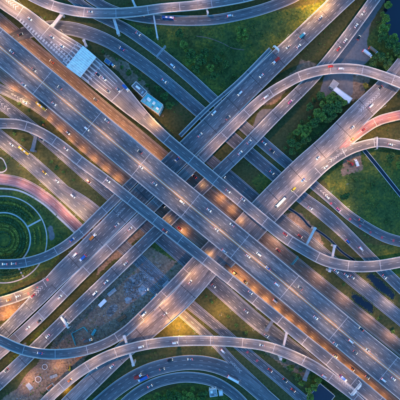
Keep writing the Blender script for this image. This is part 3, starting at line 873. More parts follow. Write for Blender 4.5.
# ------------------------------------------------------------------ toll plaza canopy, booths, office
cA, cB, cC, cD = W(66.5, 66.5, 16), W(83, 46, 16), W(96, 57, 16), W(80, 77, 16)
root = empty('toll_canopy', (*(0.25 * (cA + cB + cC + cD)).xy, 10.0))
tag(root, 'flat pale blue toll canopy spanning the plaza lanes', 'canopy')
inv = Matrix.Translation(-root.location)
def cn(u, v, z):      # u along cA->cB, v along cA->cD
    p = cA * (1 - u) * (1 - v) + cB * u * (1 - v) + cC * u * v + cD * (1 - u) * v
    return Vector((p.x, p.y, z))
NP = 12
for k_ in range(NP):
    u0, u1 = k_ / NP + .004, (k_ + 1) / NP - .004
    mb = MB(); zc = 16 + .10 * (k_ % 2)
    q = [cn(u0, 0, 0), cn(u1, 0, 0), cn(u1, 1, 0), cn(u0, 1, 0)]
    vs = [(p.x, p.y, 15.8) for p in q] + [(p.x, p.y, zc) for p in q]
    mb.add(vs, [(0, 1, 2, 3), (7, 6, 5, 4), (0, 4, 5, 1), (1, 5, 6, 2), (2, 6, 7, 3), (3, 7, 4, 0)])
    o = mb.build('roof_panel', MT['roof_pale'], root); o.matrix_parent_inverse = inv
for a, b in (((0, 0), (1, 0)), ((1, 0), (1, 1)), ((1, 1), (0, 1)), ((0, 1), (0, 0))):
    mb = MB(); mb.bar(cn(*a, 15.6), cn(*b, 15.6), .5, 1.3)
    o = mb.build('fascia', MT['white'], root); o.matrix_parent_inverse = inv
for k_ in range(6):
    for v in (.25, .75):
        p = cn((k_ + .5) / 6, v, 0); mb = MB()
        mb.tube([(p.x, p.y, 10), (p.x, p.y, 15.8)], [.3, .3], 8)
        o = mb.build('column', MT['steel'], root); o.matrix_parent_inverse = inv
bm_ = None
for k_ in range(6):
    # island + booth, reaching out on both sides of the canopy
    p = cn((k_ + .5) / 6, .5, 10)
    isl = MB()
    ang = math.atan2(hdT.y, hdT.x)
    isl.box((p.x, p.y, 10.11), (30, 1.5, .2), ang); isl.box((p.x + hdT.x * 15.6, p.y + hdT.y * 15.6, 10.35), (1.2, 1.2, .7), ang); isl.box((p.x - hdT.x * 15.6, p.y - hdT.y * 15.6, 10.35), (1.2, 1.2, .7), ang)
    child(isl, 'lane_island', MT['concrete_pale'], 'T')
    e = empty('toll_booth', (p.x + hdT.x * 2, p.y + hdT.y * 2, 10.21), ang)
    tag(e, f'small white toll booth under the canopy, {ORD[k_]} from the orange lit service road', 'booth', 'toll booths under the canopy')
    b1 = MB(); b1.box((0, 0, .5), (3.2, 1.3, 1.0)); b1.build('wall', MT['white'], e)
    b2 = MB(); b2.box((0, 0, 1.55), (3.0, 1.2, 1.1)); b2.build('window', MT['window'], e)
    b3 = MB(); b3.box((0, 0, 2.22), (3.6, 1.7, .24)); b3.build('roof', MT['white'], e)

def block_building(name, label, corners, z0, h, wallm, roofm, parapet=.5, windows=True, cat='building', extra=None):
    """flat roofed block from four photo corners of its roof"""
    q = [W(x, y, z0 + h) for x, y in corners]
    c = sum(q, Vector()) / 4
    e = empty(name, (c.x, c.y, z0)); tag(e, label, cat)
    inv = Matrix.Translation(-Vector((c.x, c.y, z0)))
    def put(mb, n, m, par=None):
        o = mb.build(n, m, par or e)
        if par is None: o.matrix_parent_inverse = inv
        return o
    area = sum(q[i].x * q[(i + 1) % 4].y - q[(i + 1) % 4].x * q[i].y for i in range(4))
    if area < 0: q = q[::-1]
    mb = MB(); vs = [(p.x, p.y, z0) for p in q] + [(p.x, p.y, z0 + h - .3) for p in q]
    mb.add(vs, [(3, 2, 1, 0), (4, 5, 6, 7)] + [(i, (i + 1) % 4, 4 + (i + 1) % 4, 4 + i) for i in range(4)])
    wall = put(mb, 'wall', wallm)
    mb = MB(); ins = [p + (c - p).normalized() * .45 for p in q]
    vs = [(p.x, p.y, z0 + h - .28) for p in ins] + [(p.x, p.y, z0 + h - .15) for p in ins]
    mb.add(vs, [(3, 2, 1, 0), (4, 5, 6, 7)] + [(i, (i + 1) % 4, 4 + (i + 1) % 4, 4 + i) for i in range(4)])
    put(mb, 'roof', roofm)
    for i in range(4):
        a, b = q[i], q[(i + 1) % 4]
        mb = MB(); t = (b - a).normalized() * .14
        mb.bar((a.x + t.x, a.y + t.y, z0 + h - .3 + parapet / 2), (b.x + t.x, b.y + t.y, z0 + h - .3 + parapet / 2), .3, parapet)
        put(mb, 'roof_parapet', wallm)
        L = (b - a).length
        if windows and L > 4:
            n = int(L / 3); nrm = Vector((t.y, -t.x, 0)).normalized()
            for k in range(n):
                p = a + (b - a) * ((k + .5) / n)
                wm = MB(); wm.box((p.x + nrm.x * .03, p.y + nrm.y * .03, z0 + min(h - 1.6, 1.9)), (1.5, .12, 1.3), math.atan2(t.y, t.x))
                put(wm, 'window', MT['window'])
    if extra:
        for (n, px, py, sx, sy, sz, ang, m) in extra:
            p = W(px, py, z0 + h); mb = MB()
            mb.box((p.x, p.y, z0 + h - .15 + sz / 2), (sx, sy, sz), R(ang), taper=.92)
            put(mb, n, m)
    return e
office = block_building('toll_office', 'white office with a bright teal flat roof beside the toll plaza', [(147.5, 93), (163, 104.5), (158.5, 114), (140.5, 101)], 0, 12.5, MT['wall'], MT['roof_teal'],
    extra=[('roof_unit', 149, 99.5, 4.2, 3, 1.6, -38, MT['white']), ('roof_unit', 154, 103, 2.4, 3, 1.3, -38, MT['roof_pale']), ('roof_unit', 157.5, 108.5, 3, 2, 1.2, -38, MT['white']), ('stair_head', 145, 100.5, 2.4, 2.2, 2.0, -38, MT['steel']), ('roof_unit', 152.5, 107, 1.6, 1.6, 1.0, -38, MT['concrete_dark'])])
block_building('annex_building', 'small white annex with dark roof between the toll plaza and teal roofed office', [(136, 81.5), (147, 91.5), (142.5, 96.5), (131.5, 86)], 0, 12, MT['white'], MT['concrete_dark'],
    extra=[('roof_unit', 138, 87.5, 5, 2, 1, -38, MT['white']), ('roof_unit', 142.5, 92.5, 1.5, 3, .9, -38, MT['steel'])])
block_building('pump_house', 'small blue roofed hut on dark soil above the toll plaza', [(106, 58), (111, 61.5), (108.5, 65), (104, 61.5)], 0, 4, MT['wall'], simple('blue_roof', (0.06, 0.15, 0.3), .5))
block_building('dark_roof_building', 'square building with near black roof at the bottom right', [(320, 383.5), (335, 396), (322, 412), (308, 398)], 0, 6, MT['wall'], simple('bitumen_roof', (0.012, 0.018, 0.035), .35), windows=True)
block_building('long_shed', 'long white roofed shed beside the paved lot under the pinkish ramp', [(336, 86.5), (352.5, 98.5), (349, 103.5), (333, 90)], 0, 5, MT['wall'], MT['white'])
block_building('gate_hut', 'small grey hut at the upper end of the long white shed', [(333.5, 79.5), (339, 83.5), (334.5, 89.5), (329.5, 86)], 0, 4.4, MT['wall'], MT['concrete'], windows=True)
block_building('white_house', 'larger white house among trees at the bottom edge', [(209, 390), (216.5, 389), (217.5, 396), (210, 397)], 0, 6, MT['white'], MT['concrete'],
    extra=[('stair_head', 211.5, 391.5, 2.4, 2.2, 2.0, 8, MT['white']), ('roof_unit', 215, 394.5, 1.6, 1.4, 1.0, 8, MT['steel']), ('roof_unit', 212.5, 395, 2.4, .8, .7, 8, MT['concrete_dark'])])
block_building('garage', 'small low white garage beside the white house at the bottom edge', [(218.5, 391), (222.5, 390.5), (223.2, 395.5), (219.2, 396)], 0, 3.2, MT['wall'], MT['white'], windows=False)
# ------------------------------------------------------------------ sign gantries
def gantry(label, a, b, z, clear=6.0, sign=None, sign_mat='sign_green', beam=1.1, mat='steel'):
    A = W(*a, z + clear); Bp = W(*b, z + clear)
    c = (A + Bp) / 2
    e = empty('sign_gantry', (A.x, A.y, z)); tag(e, label, 'gantry', 'sign gantries')
    inv = Matrix.Translation(-e.location)
    t = (Bp - A); L = t.length; t.normalize(); nn = Vector((-t.y, t.x, 0))
    for p in (A, Bp):
        mb = MB(); mb.tube([(p.x, p.y, z), (p.x, p.y, z + clear + .6)], [.32, .25], 8)
        o = mb.build('post', MT[mat], e); o.matrix_parent_inverse = inv
    mb = MB()
    for o_ in (-beam / 2, beam / 2):
        for h in (0, .9):
            mb.bar((A.x + nn.x * o_, A.y + nn.y * o_, z + clear + h), (Bp.x + nn.x * o_, Bp.y + nn.y * o_, z + clear + h), .22, .22)
    n = max(3, int(L / 1.6))
    for k in range(n + 1):
        p = A + t * (L * k / n)
        mb.bar((p.x - nn.x * beam / 2, p.y - nn.y * beam / 2, z + clear + .9), (p.x + nn.x * beam / 2, p.y + nn.y * beam / 2, z + clear + .9), .14, .14)
        if k < n:
            p2 = A + t * (L * (k + 1) / n)
            s = 1 if k % 2 else -1
            mb.bar((p.x - s * nn.x * beam / 2, p.y - s * nn.y * beam / 2, z + clear + .9), (p2.x + s * nn.x * beam / 2, p2.y + s * nn.y * beam / 2, z + clear + .9), .12, .12)
    o = mb.build('truss', MT[mat], e); o.matrix_parent_inverse = inv
    if sign:
        for f0, f1 in sign:
            p, q = A + t * (L * f0), A + t * (L * f1); m_ = (p + q) / 2
            mb = MB(); mb.box((m_.x + nn.x * (beam / 2 + .3), m_.y + nn.y * (beam / 2 + .3), z + clear + .4), ((q - p).length, .35, 3.0), math.atan2(t.y, t.x))
            o = mb.build('sign_panel', MT[sign_mat], e); o.matrix_parent_inverse = inv
    return e
gantry('white truss gantry spanning the ramp at the lower right corner', (361, 383), (351, 395), 10, 6, [(.1, .45), (.55, .9)], 'white', 1.6, 'white')
gantry('white truss gantry over the slim straight viaduct at lower left', (61, 317), (68.5, 328), B, 6, [(.2, .8)], 'white', 1.2, 'white')
gantry('gantry with teal sign beside the widest highway and its upper ramp', (298, 256.5), (291.5, 264.5), .1, 7, [(.05, .95)], 'teal', .9, 'teal')
gantry('grey truss gantry over the upper blue ground road', (165.5, 46), (156.5, 57), .2, 7, [(.1, .5)], 'steel', 1.2)
gantry('pale gantry closing the end of the narrow service deck', (273.5, 46), (279, 51), B, 4.5, [(.1, .9)], 'white', .8, 'white')
gantry('pale gantry crossing the curved ramp joining at the right edge', (377, 137), (377, 149), 6.7, 5.5, None, 'steel', .9)

# ------------------------------------------------------------------ the round garden
GC = W(3.5, 239.5, 0)
def ring(name, r0, r1, a0, a1, z, h, mat, label=None, kind=None, cat=None, seg=None, cx=GC):
    n = max(4, int(abs(a1 - a0) * r1 / 1.5))
    mb = MB(); vs = []
    for i in range(n + 1):
        a = a0 + (a1 - a0) * i / n
        for rr, zz in ((r0, z - .3), (r0, z + h), (r1, z + h), (r1, z - .3)):
            vs.append((cx.x + rr * math.cos(a), cx.y + rr * math.sin(a), zz))
    fs = []
    for i in range(n):
        for k in range(3):
            fs.append((4 * i + k, 4 * i + k + 1, 4 * i + k + 5, 4 * i + k + 4))
    fs += [(0, 3, 2, 1), (4 * n, 4 * n + 1, 4 * n + 2, 4 * n + 3)]
    mb.add(vs, fs)
    o = mb.build(name, mat); tag(o, label, cat, kind=kind)
    return o
def leaf_cloud(n, size, sampler, rg):
    """n leaf-sized quads at sampled points with random facing"""
    P = sampler(n)
    a = rg.normal(size=(n, 3)); a[:, 2] *= .5; a /= np.linalg.norm(a, axis=1)[:, None]
    b = rg.normal(size=(n, 3)); b -= (a * b).sum(1)[:, None] * a; b /= np.linalg.norm(b, axis=1)[:, None]
    s = size * rg.uniform(.6, 1.4, n)[:, None]
    V = np.stack([P - a * s - b * s * .6, P + a * s - b * s * .6, P + a * s + b * s * .6, P - a * s + b * s * .6], 1).reshape(-1, 3)
    F = np.arange(4 * n).reshape(-1, 4)
    return V, F
def np_mesh(name, V, F, mats, mi=None):
    me = bpy.data.meshes.new(name)
    me.from_pydata(V.tolist(), [], F.tolist())
    for m in mats: me.materials.append(m)
    if mi is not None: me.polygons.foreach_set('material_index', mi)
    return me
TAU = 2 * math.pi
ring('garden_path', 42.8, 44.0, 0, TAU, .02, .10, MT['garden_path'], 'pale outer ring path of the round garden', 'structure')
ring('garden_path', 26.2, 27.6, 0, TAU, .02, .10, MT['garden_path'], 'pale inner ring path of the round garden', 'structure')
for i, a in enumerate((28, 118, 208, 298)):
    c = math.cos(R(a)), math.sin(R(a)); mb = MB()
    m_ = GC + Vector((c[0] * 34.95, c[1] * 34.95, .05)); mb.box((m_.x, m_.y, .0), (14.6, 1.7, .26), R(a))
    tag(mb.build('garden_path', MT['garden_path']), 'straight spoke path linking the two ring paths', kind='structure')
hedges = [(10.4, 11.4, 'hedge_y', 'thin yellow green ring hedge inside the larger yellow one', 0, 360), (17.6, 18.6, 'hedge', 'dark ring hedge just outside the yellow ring hedge', 0, 360), (23.4, 24.6, 'hedge_y', 'pale green ring hedge bordering the inner garden path', 0, 360), (28.4, 29.2, 'hedge', 'slim dark arc hedge hugging the inner garden path', 36, 110), (13.5, 15.8, 'hedge_y', 'yellow green ring hedge round the garden centre', 0, 360), (30.0, 31.4, 'hedge', 'innermost dark arc hedge between the garden ring paths', 36, 110),
          (33.2, 34.6, 'hedge', 'second dark arc hedge between the garden ring paths', 36, 110), (36.3, 37.8, 'hedge_y', 'third, yellowish arc hedge between the garden ring paths', 36, 110), (39.4, 40.6, 'hedge', 'outermost dark arc hedge between the garden ring paths', 36, 110),
          (31, 32.4, 'hedge_y', 'inner yellowish hedge east of the spoke path', -8, 20), (36.5, 37.9, 'hedge_y', 'outer yellowish hedge east of the spoke path', -8, 20),
          (31, 32.6, 'hedge', 'inner dark hedge below the curving ramp in the round garden', -95, -40), (35, 36.6, 'hedge', 'middle dark hedge below the curving ramp in the round garden', -95, -40), (39, 40.4, 'hedge_y', 'outer yellowish hedge below the curving ramp in the round garden', -95, -40),
          (7.0, 8.2, 'hedge', 'smallest dark ring hedge at the garden centre', 0, 360), (20.5, 21.7, 'hedge', 'dark ring hedge just inside the inner garden path', 0, 360)]
for r0, r1, m, lab, a0, a1 in hedges:
    a0, a1 = R(a0), R(a1)
    area = (a1 - a0) * (r0 + r1) / 2 * (r1 - r0)
    n = int(area * 9)
    def smp(n, r0=r0, r1=r1, a0=a0, a1=a1):
        a = rng.uniform(a0, a1, n); rr = rng.uniform(r0, r1, n)
        return np.stack([GC.x + rr * np.cos(a), GC.y + rr * np.sin(a), rng.uniform(.1, 1.0, n) ** .6], 1)
    V, F = leaf_cloud(n, .42, smp, rng)
    tag(link('hedge', np_mesh('hedge', V, F, [MT[m]])), lab, 'hedge', 'hedges of the round garden')
# walkway beside the red road
walk = [(-10, 189), (0, 188.5), (20, 191), (42, 203), (60, 219), (76, 234)]
mb = MB(); s = catmull([(x, y, .1, 1.8) for x, y in walk]); xyz = np.stack([s[:, 0] - 200, 200 - s[:, 1]], 1); tn = np.gradient(xyz, axis=0); tn /= np.linalg.norm(tn, axis=1)[:, None]; nn = np.stack([-tn[:, 1], tn[:, 0]], 1)
strip(mb, xyz + nn * .9, xyz - nn * .9, [.1] * len(xyz))
tag(mb.build('path', MT['garden_path']), 'pale footway along the inner side of the red ground road', kind='structure')

def footway(label, pts, w=1.2, mat='garden_path'):
    mb = MB(); s = catmull([(x, y, .1, w) for x, y in pts], 1.0); xyz = np.stack([s[:, 0] - 200, 200 - s[:, 1]], 1); tn = np.gradient(xyz, axis=0); tn /= np.linalg.norm(tn, axis=1)[:, None]; nn = np.stack([-tn[:, 1], tn[:, 0]], 1)
    strip(mb, xyz + nn * w / 2, xyz - nn * w / 2, [.08] * len(xyz))
    tag(mb.build('path', MT[mat]), label, kind='structure')
footway('pale footway bordering a small lawn at the left edge', [(-6, 157), (2, 158.5), (5, 163), (6.5, 169), (3, 172), (-6, 171.5)])
footway('faint track crossing the large lawn', [(196, 36), (208, 38), (222, 43), (232, 48), (244, 50)], .8, 'dirt')
# ------------------------------------------------------------------ water: pond, channels
BANKS = []
def sheet(name, pts, z, mat, label, kind='structure'):
    BANKS.append(pts)
    mb = MB(); q = [W(x, y, z) for x, y in pts]
    mb.add([(p.x, p.y, z) for p in q], [tuple(range(len(q)))[::-1]])
    o = mb.build(name, MT[mat]); tag(o, label, kind=kind); return o
def wobble(pts, n=6, amp=1.2):
    out = []
    for i in range(len(pts)):
        a, b = pts[i], pts[(i + 1) % len(pts)]
        for k in range(n):
            f = k / n
            out.append((a[0] + (b[0] - a[0]) * f + random.uniform(-amp, amp), a[1] + (b[1] - a[1]) * f + random.uniform(-amp, amp)))
    return out
sheet('water', wobble([(388, -10), (430, -14), (430, 42), (404, 44), (392, 40), (386, 28), (384, 12)]), .07, 'water', 'dark pond behind the trees at the top right corner')
def channel(label, pts, w, edge=True, wmat='concrete_pale'):
    s = catmull([(x, y, .06, w) for x, y in pts]); xyz = np.stack([s[:, 0] - 200, 200 - s[:, 1]], 1)
    tn = np.gradient(xyz, axis=0); tn /= np.linalg.norm(tn, axis=1)[:, None]; nn = np.stack([-tn[:, 1], tn[:, 0]], 1)
    mb = MB(); strip(mb, xyz + nn * w / 2, xyz - nn * w / 2, [.075] * len(xyz))
    o = mb.build('water', MT['water']); tag(o, label, kind='structure')
    rr = dict(p=np.c_[xyz, np.zeros(len(xyz))], n=nn)
    for sg in (-1, 1):
        km = MB()
        def prof(i, sg=sg):
            q = [(sg * w / 2, -.2), (sg * w / 2, .4), (sg * (w / 2 + .45), .4), (sg * (w / 2 + .45), -.2)]
            return q if sg > 0 else q[::-1]
        swept(km, rr, list(range(len(xyz))), prof)
        km.build('channel_wall', MT[wmat], o)
channel('straight dark channel with pale walls on the right field', [(364, 150), (378, 167), (398, 192), (412, 209)], 3.2)
channel('narrow winding drain between two ground roads', [(284, 206), (296, 213), (303, 219), (309, 226), (318, 231), (330, 240), (342, 252), (352, 259), (362, 266)], 1.8, wmat='concrete_dark')
sheet('water', wobble([(362, 296), (374, 306), (372, 315), (360, 306), (350, 298), (352, 292)], 3, .8), .075, 'water', 'dark pool between the pinkish road and the upper service road')
sheet('water', wobble([(370, 271), (384, 282), (396, 295), (392, 300), (378, 290), (366, 277)], 3, .8), .075, 'water', 'dark pool between the lower blue road and the pinkish road')

# ------------------------------------------------------------------ trees and undergrowth
def make_tree(name, seed, rad, h, mats, nleaf=1100):
    rg = np.random.default_rng(seed)
    e = empty(name)
    tm = MB()
    th = h * .5
    tm.tube([(0, 0, -.1), (rg.normal() * .1, rg.normal() * .1, th * .5), (rg.normal() * .2, rg.normal() * .2, th)], [rad * .085, rad * .065, rad * .045], 7)
    lobes = []
    nl = 9
    for k in range(nl):
        a = k * 2.4 + rg.uniform(-.4, .4); rr = rad * rg.uniform(.28, .72) * (0.3 if k == 0 else 1)
        z = th + (h - th) * rg.uniform(.1, .75)
        lobes.append((rr * math.cos(a), rr * math.sin(a), z, rad * rg.uniform(.26, .46)))
        tm.tube([(0, 0, th * rg.uniform(.6, .95)), (rr * .5 * math.cos(a), rr * .5 * math.sin(a), th + (z - th) * .5), (rr * math.cos(a), rr * math.sin(a), z)], [rad * .035, rad * .025, rad * .01], 5)
    tm.build('trunk', MT['bark'], e)
    lobes = np.array(lobes)
    def smp(n):
        k = rg.integers(0, nl, n); v = rg.normal(size=(n, 3)); v /= np.linalg.norm(v, axis=1)[:, None]
        v *= (rg.uniform(.25, 1, n) ** .5)[:, None] * lobes[k, 3][:, None]; v[:, 2] *= .75
        return lobes[k, :3] + v
    V, F = leaf_cloud(nleaf, .24 + rad * .022, smp, rg)
    link('crown', np_mesh('crown', V, F, mats, rg.choice(len(mats), nleaf, p=[.6, .4] if len(mats) == 2 else None)), e)
    return e
TREES = {}
def tree(kind, px, py, scale, label, group):
    g_ = W(px, py, 0)
    for r in ROADS.values():
        dd = np.hypot(r['p'][:, 0] - g_.x, r['p'][:, 1] - g_.y); j = int(dd.argmin())
        if dd[j] < r['w'][j] / 2 + (1.2 if kind == 'bush' else 2.6) * scale:
            return None
    spec = {'dark': (1, 4.6, 9, ['leaf_a', 'leaf_b']), 'mid': (2, 4.3, 8.5, ['leaf_b', 'leaf_c']), 'light': (3, 3.4, 7, ['leaf_c', 'leaf_b']), 'gold': (4, 3.0, 6, ['leaf_d', 'leaf_c']), 'bush': (5, 2.1, 2.8, ['leaf_b', 'leaf_a'])}[kind]
    nm = {'dark': 'broadleaf_tree', 'mid': 'broadleaf_tree', 'light': 'young_tree', 'gold': 'young_tree', 'bush': 'shrub'}[kind]
    var = random.randrange(2)
    key = (kind, var)
    if key not in TREES:
        TREES[key] = make_tree(nm, spec[0] * 10 + var, spec[1], spec[2], [MT[m] for m in spec[3]], 3400 if kind != 'bush' else 800)
        o = TREES[key]
    else:
        o = copy_tree(TREES[key])
    p = W(px, py, 0)
    o.location = (p.x, p.y, 0); o.rotation_euler = (0, 0, random.uniform(0, 6.28)); sc_ = scale * random.uniform(.92, 1.08); o.scale = (sc_, sc_, sc_)
    tag(o, label, 'shrub' if kind == 'bush' else 'tree', group)
    return o
def clump(where, group, spots):
    for i, (k, x, y, s) in enumerate(sorted(spots, key=lambda q: q[1])):
        desc = {'dark': 'dark green tree', 'mid': 'mid green tree', 'light': 'yellow green tree', 'gold': 'golden tree', 'bush': 'low shrub'}[k]
        same = [q for q in sorted(spots, key=lambda q: q[1]) if q[0] == k]
        if len(same) == 1: lab = f'{desc} {where}'
        else: lab = f'{ORD[same.index((k, x, y, s))]} {desc} from the left {where}'
        tree(k, x, y, s, lab, group)
clump('on the large lawn below the top edge road', 'trees on the lawn', [('mid', 196, 62, 1.3), ('mid', 189, 64, 1.1), ('light', 187, 52, .9), ('mid', 203, 59, 1.1), ('mid', 245, 39, 1.0), ('light', 238, 41, .8), ('dark', 180, 36, 1.0), ('mid', 210, 70, 1.1), ('dark', 192, 58, 1.5), ('dark', 200, 64, 1.3), ('mid', 184, 47, 1.1), ('dark', 214, 78, 1.0), ('dark', 205, 54, 1.1), ('mid', 240, 35, 1.4), ('dark', 226, 66, .9), ('dark', 196, 70, 1.0), ('bush', 176, 44, 1), ('bush', 222, 54, 1.1), ('bush', 211, 46, .9), ('bush', 251, 46, 1), ('bush', 234, 76, 1.0), ('bush', 262, 36, .9), ('dark', 217, 62, 1.0), ('bush', 205, 84, 1)])
clump('along the pond at top right', 'trees by the pond', [('mid', 392, 48, 1.2), ('light', 388, 60, 1.0), ('dark', 379, 40, 1.2), ('light', 393, 66, .9), ('mid', 382, 58, 1.1), ('light', 386, 29, .9), ('mid', 380, 33, 1.35), ('mid', 383, 22, 1.1), ('dark', 387, 47, 1.5), ('mid', 390, 41, 1.3), ('dark', 394, 55, 1.4), ('dark', 377, 60, 1.3), ('mid', 385, 8, 1.0), ('dark', 400, 48, 1.5), ('dark', 384, 66, 1.2), ('mid', 389, -2, 1.1), ('dark', 397, 63, 1.2), ('dark', 370, 67, 1.0), ('light', 382, 39, 1.0), ('light', 381, 16, .9), ('dark', 404, 58, 1.2)])
clump('beside the long white shed', 'trees by the shed', [('mid', 336, 101, 1.1), ('light', 327, 105, 1.0), ('light', 338, 110, .9), ('mid', 320, 118, 1.2), ('dark', 331, 115, 1.2), ('light', 323, 100, .8), ('dark', 308, 108, 1.0), ('mid', 328, 101, 1.2), ('dark', 334, 108, 1.4), ('mid', 341, 104, 1.1), ('dark', 325, 111, 1.3), ('light', 331, 96, 1.0), ('dark', 318, 97, 1.1), ('mid', 321, 106, 1), ('gold', 364, 87, 1.05), ('dark', 344, 112, 1.0), ('bush', 313, 100, 1.2), ('mid', 315, 114, 1.1), ('dark', 327, 120, 1.1)])
clump('between the slim and broad lower viaducts', 'trees between the viaducts', [('mid', 302, 130, 1.2), ('mid', 308, 126, 1.1), ('mid', 296, 133, 1.0), ('dark', 304, 141, 1.1), ('mid', 316, 119, 1.0), ('dark', 297, 146, 1.0), ('light', 303, 135, 1.4), ('light', 307, 131, 1.0), ('light', 299, 127, .9), ('dark', 290, 143, 1.0), ('bush', 294, 137, 1.0), ('dark', 313, 124, 1.2), ('bush', 285, 148, .9), ('dark', 283, 157, .9), ('bush', 309, 118, 1.1), ('dark', 291, 153, .9), ('bush', 301, 122, 1)])
clump('below the large bend at the bottom edge', 'trees below the bottom bend', [('light', 175, 390, 1.0), ('mid', 183, 396, 1.2), ('light', 165, 394, 1.0), ('mid', 172, 398, 1.1), ('light', 199, 393, .9), ('mid', 158, 393, 1.0), ('mid', 204, 399, 1.0), ('mid', 190, 393, 1.3), ('light', 185, 390, 1.0), ('dark', 178, 394, 1.3), ('dark', 170, 392, 1.1), ('dark', 160, 397, 1.2), ('mid', 197, 398, 1.2), ('dark', 203, 392, 1.1), ('gold', 234, 397, .9), ('dark', 225, 398, 1.0), ('mid', 151, 399, 1.1), ('light', 193, 387, .9)])
clump('beside the dark roofed building', 'trees at lower right', [('light', 307, 388, 1.1), ('mid', 313, 384, 1.1), ('light', 301, 381, 1.0), ('dark', 296, 374, 1.0), ('mid', 317, 378, .9), ('dark', 290, 366, .9), ('mid', 309, 394, 1.0), ('bush', 284, 360, 1.0), ('bush', 300, 369, 1.0), ('bush', 266, 342, 1), ('bush', 258, 338, 1), ('bush', 275, 349, 1)])
clump('on the right field inside the curved ramp', 'trees on the right field', [('dark', 341, 197, .8), ('dark', 345, 196, .9), ('bush', 377, 205, 1), ('bush', 355, 180, 1), ('dark', 388, 158, 1.1), ('mid', 397, 165, 1.1), ('bush', 366, 192, 1), ('bush', 386, 222, .9), ('dark', 394, 152, 1), ('bush', 372, 185, 1)])
clump('in the strip beside the lower blue road', 'trees beside the channel strip', [('bush', 380, 262, 1.0), ('dark', 390, 272, .9), ('bush', 368, 250, .8), ('dark', 398, 268, 1.0), ('bush', 356, 282, 1), ('dark', 360, 290, .8), ('bush', 343, 284, 1), ('bush', 378, 318, 1), ('dark', 384, 324, .9), ('bush', 392, 331, 1)])
clump('on the dark soil above the toll plaza', 'shrubs above the toll plaza', [('bush', 122, 68, 1), ('dark', 130, 74, .8), ('bush', 140, 80, 1), ('dark', 158, 90, .9), ('dark', 165, 98, 1), ('bush', 103, 52, 1), ('dark', 170, 107, 1.0), ('bush', 117, 60, .8), ('bush', 148, 86, 1)])
clump('on the verge strips at the left', 'shrubs at the left edge', [('bush', 20, 104, .9), ('bush', 30, 110, .8), ('bush', 44, 122, .9), ('bush', 15, 134, 1), ('bush', 24, 140, 1), ('bush', 52, 162, .9), ('bush', 64, 172, .9), ('bush', 56, 212, .8), ('bush', 50, 196, .7), ('bush', 30, 186, .7), ('bush', 5, 168, .8), ('dark', 58, 168, .6), ('bush', 74, 180, .8)])
clump('under the lamp burst near the bottom', 'shrubs near the bottom lamp', [('bush', 212, 302, .9), ('bush', 228, 316, .9), ('bush', 236, 325, 1), ('bush', 206, 296, .8), ('bush', 246, 332, 1)])

# weeds and low undergrowth nobody could count
taken = road_d < 1.2
cand = np.argwhere((~taken) & (np.abs(GX) < 215) & (np.abs(GY) < 215) & (cover[..., 2] < .2) & (cover[..., 3] < .2) & (road_d > 1.2))
wgt = 0.4 + cover[cand[:, 0], cand[:, 1], 1] - .3 * cover[cand[:, 0], cand[:, 1], 0]
wgt = np.clip(wgt + 1.2 * jit[cand[:, 0], cand[:, 1]] + .6 * jit2[cand[:, 0], cand[:, 1]], 0.02, None)
for wp in ([(380, -14), (432, -14), (432, 48), (400, 48), (388, 44), (380, 20)], [(348, 290), (376, 304), (374, 318), (346, 300)], [(361, 147), (367, 147), (416, 207), (410, 212)], [(364, 268), (400, 292), (394, 304), (362, 278)]):
    wgt[inpoly(PX[cand[:, 0], cand[:, 1]], PY[cand[:, 0], cand[:, 1]], wp)] = 0
gd = np.hypot(GX[cand[:, 0], cand[:, 1]] - GC.x, GY[cand[:, 0], cand[:, 1]] - GC.y)
wgt[gd < 46] *= .05
pick = cand[rng.choice(len(cand), 2600, p=wgt / wgt.sum())]
cx = np.stack([GX[pick[:, 0], pick[:, 1]], GY[pick[:, 0], pick[:, 1]]], 1) + rng.uniform(-1, 1, (len(pick), 2))
def smp(n):
    k = rng.integers(0, len(cx), n)
    sc = (.25 + 1.5 * (((k * 7919) % 100) / 100) ** 2) [:, None]
    q = rng.normal(size=(n, 3)) * .55 * sc
    return np.c_[cx[k] + q[:, :2], np.abs(q[:, 2]) * .9 + .05]
V, F = leaf_cloud(60000, .26, smp, rng)
tag(link('undergrowth', np_mesh('undergrowth', V, F, [MT['leaf_a'], MT['leaf_b'], MT['leaf_c']], rng.choice(3, 60000, p=[.5, .4, .1]))), 'low weeds and bushes on the verges', kind='stuff')

def bank(n):
    out = []
    for pts in BANKS:
        q = np.array(pts); q2 = np.roll(q, -1, 0); L = np.hypot(*(q2 - q).T)
        k = rng.choice(len(q), int(n / len(BANKS)), p=L / L.sum()); f = rng.random(len(k))[:, None]
        c = q[k] + (q2[k] - q[k]) * f
        w = np.array([mnoise.noise(Vector((a * .3, b * .3, 1.7))) for a, b in c])
        c = c + rng.normal(size=c.shape) * (.5 + .9 * np.clip(w + .3, 0, 1))[:, None]
        out.append(np.c_[c[:, 0] - 200, 200 - c[:, 1], rng.uniform(.05, .7, len(c))])
    return np.concatenate(out)
nb = len(BANKS) * 1100
V, F = leaf_cloud(nb, .24, bank, rng)
tag(link('vegetation', np_mesh('vegetation', V, F, [MT['leaf_a'], MT['leaf_b'], MT['dirt']], rng.choice(3, nb, p=[.4, .3, .3]))), 'reeds and mud along the banks of the dark pools', kind='stuff')

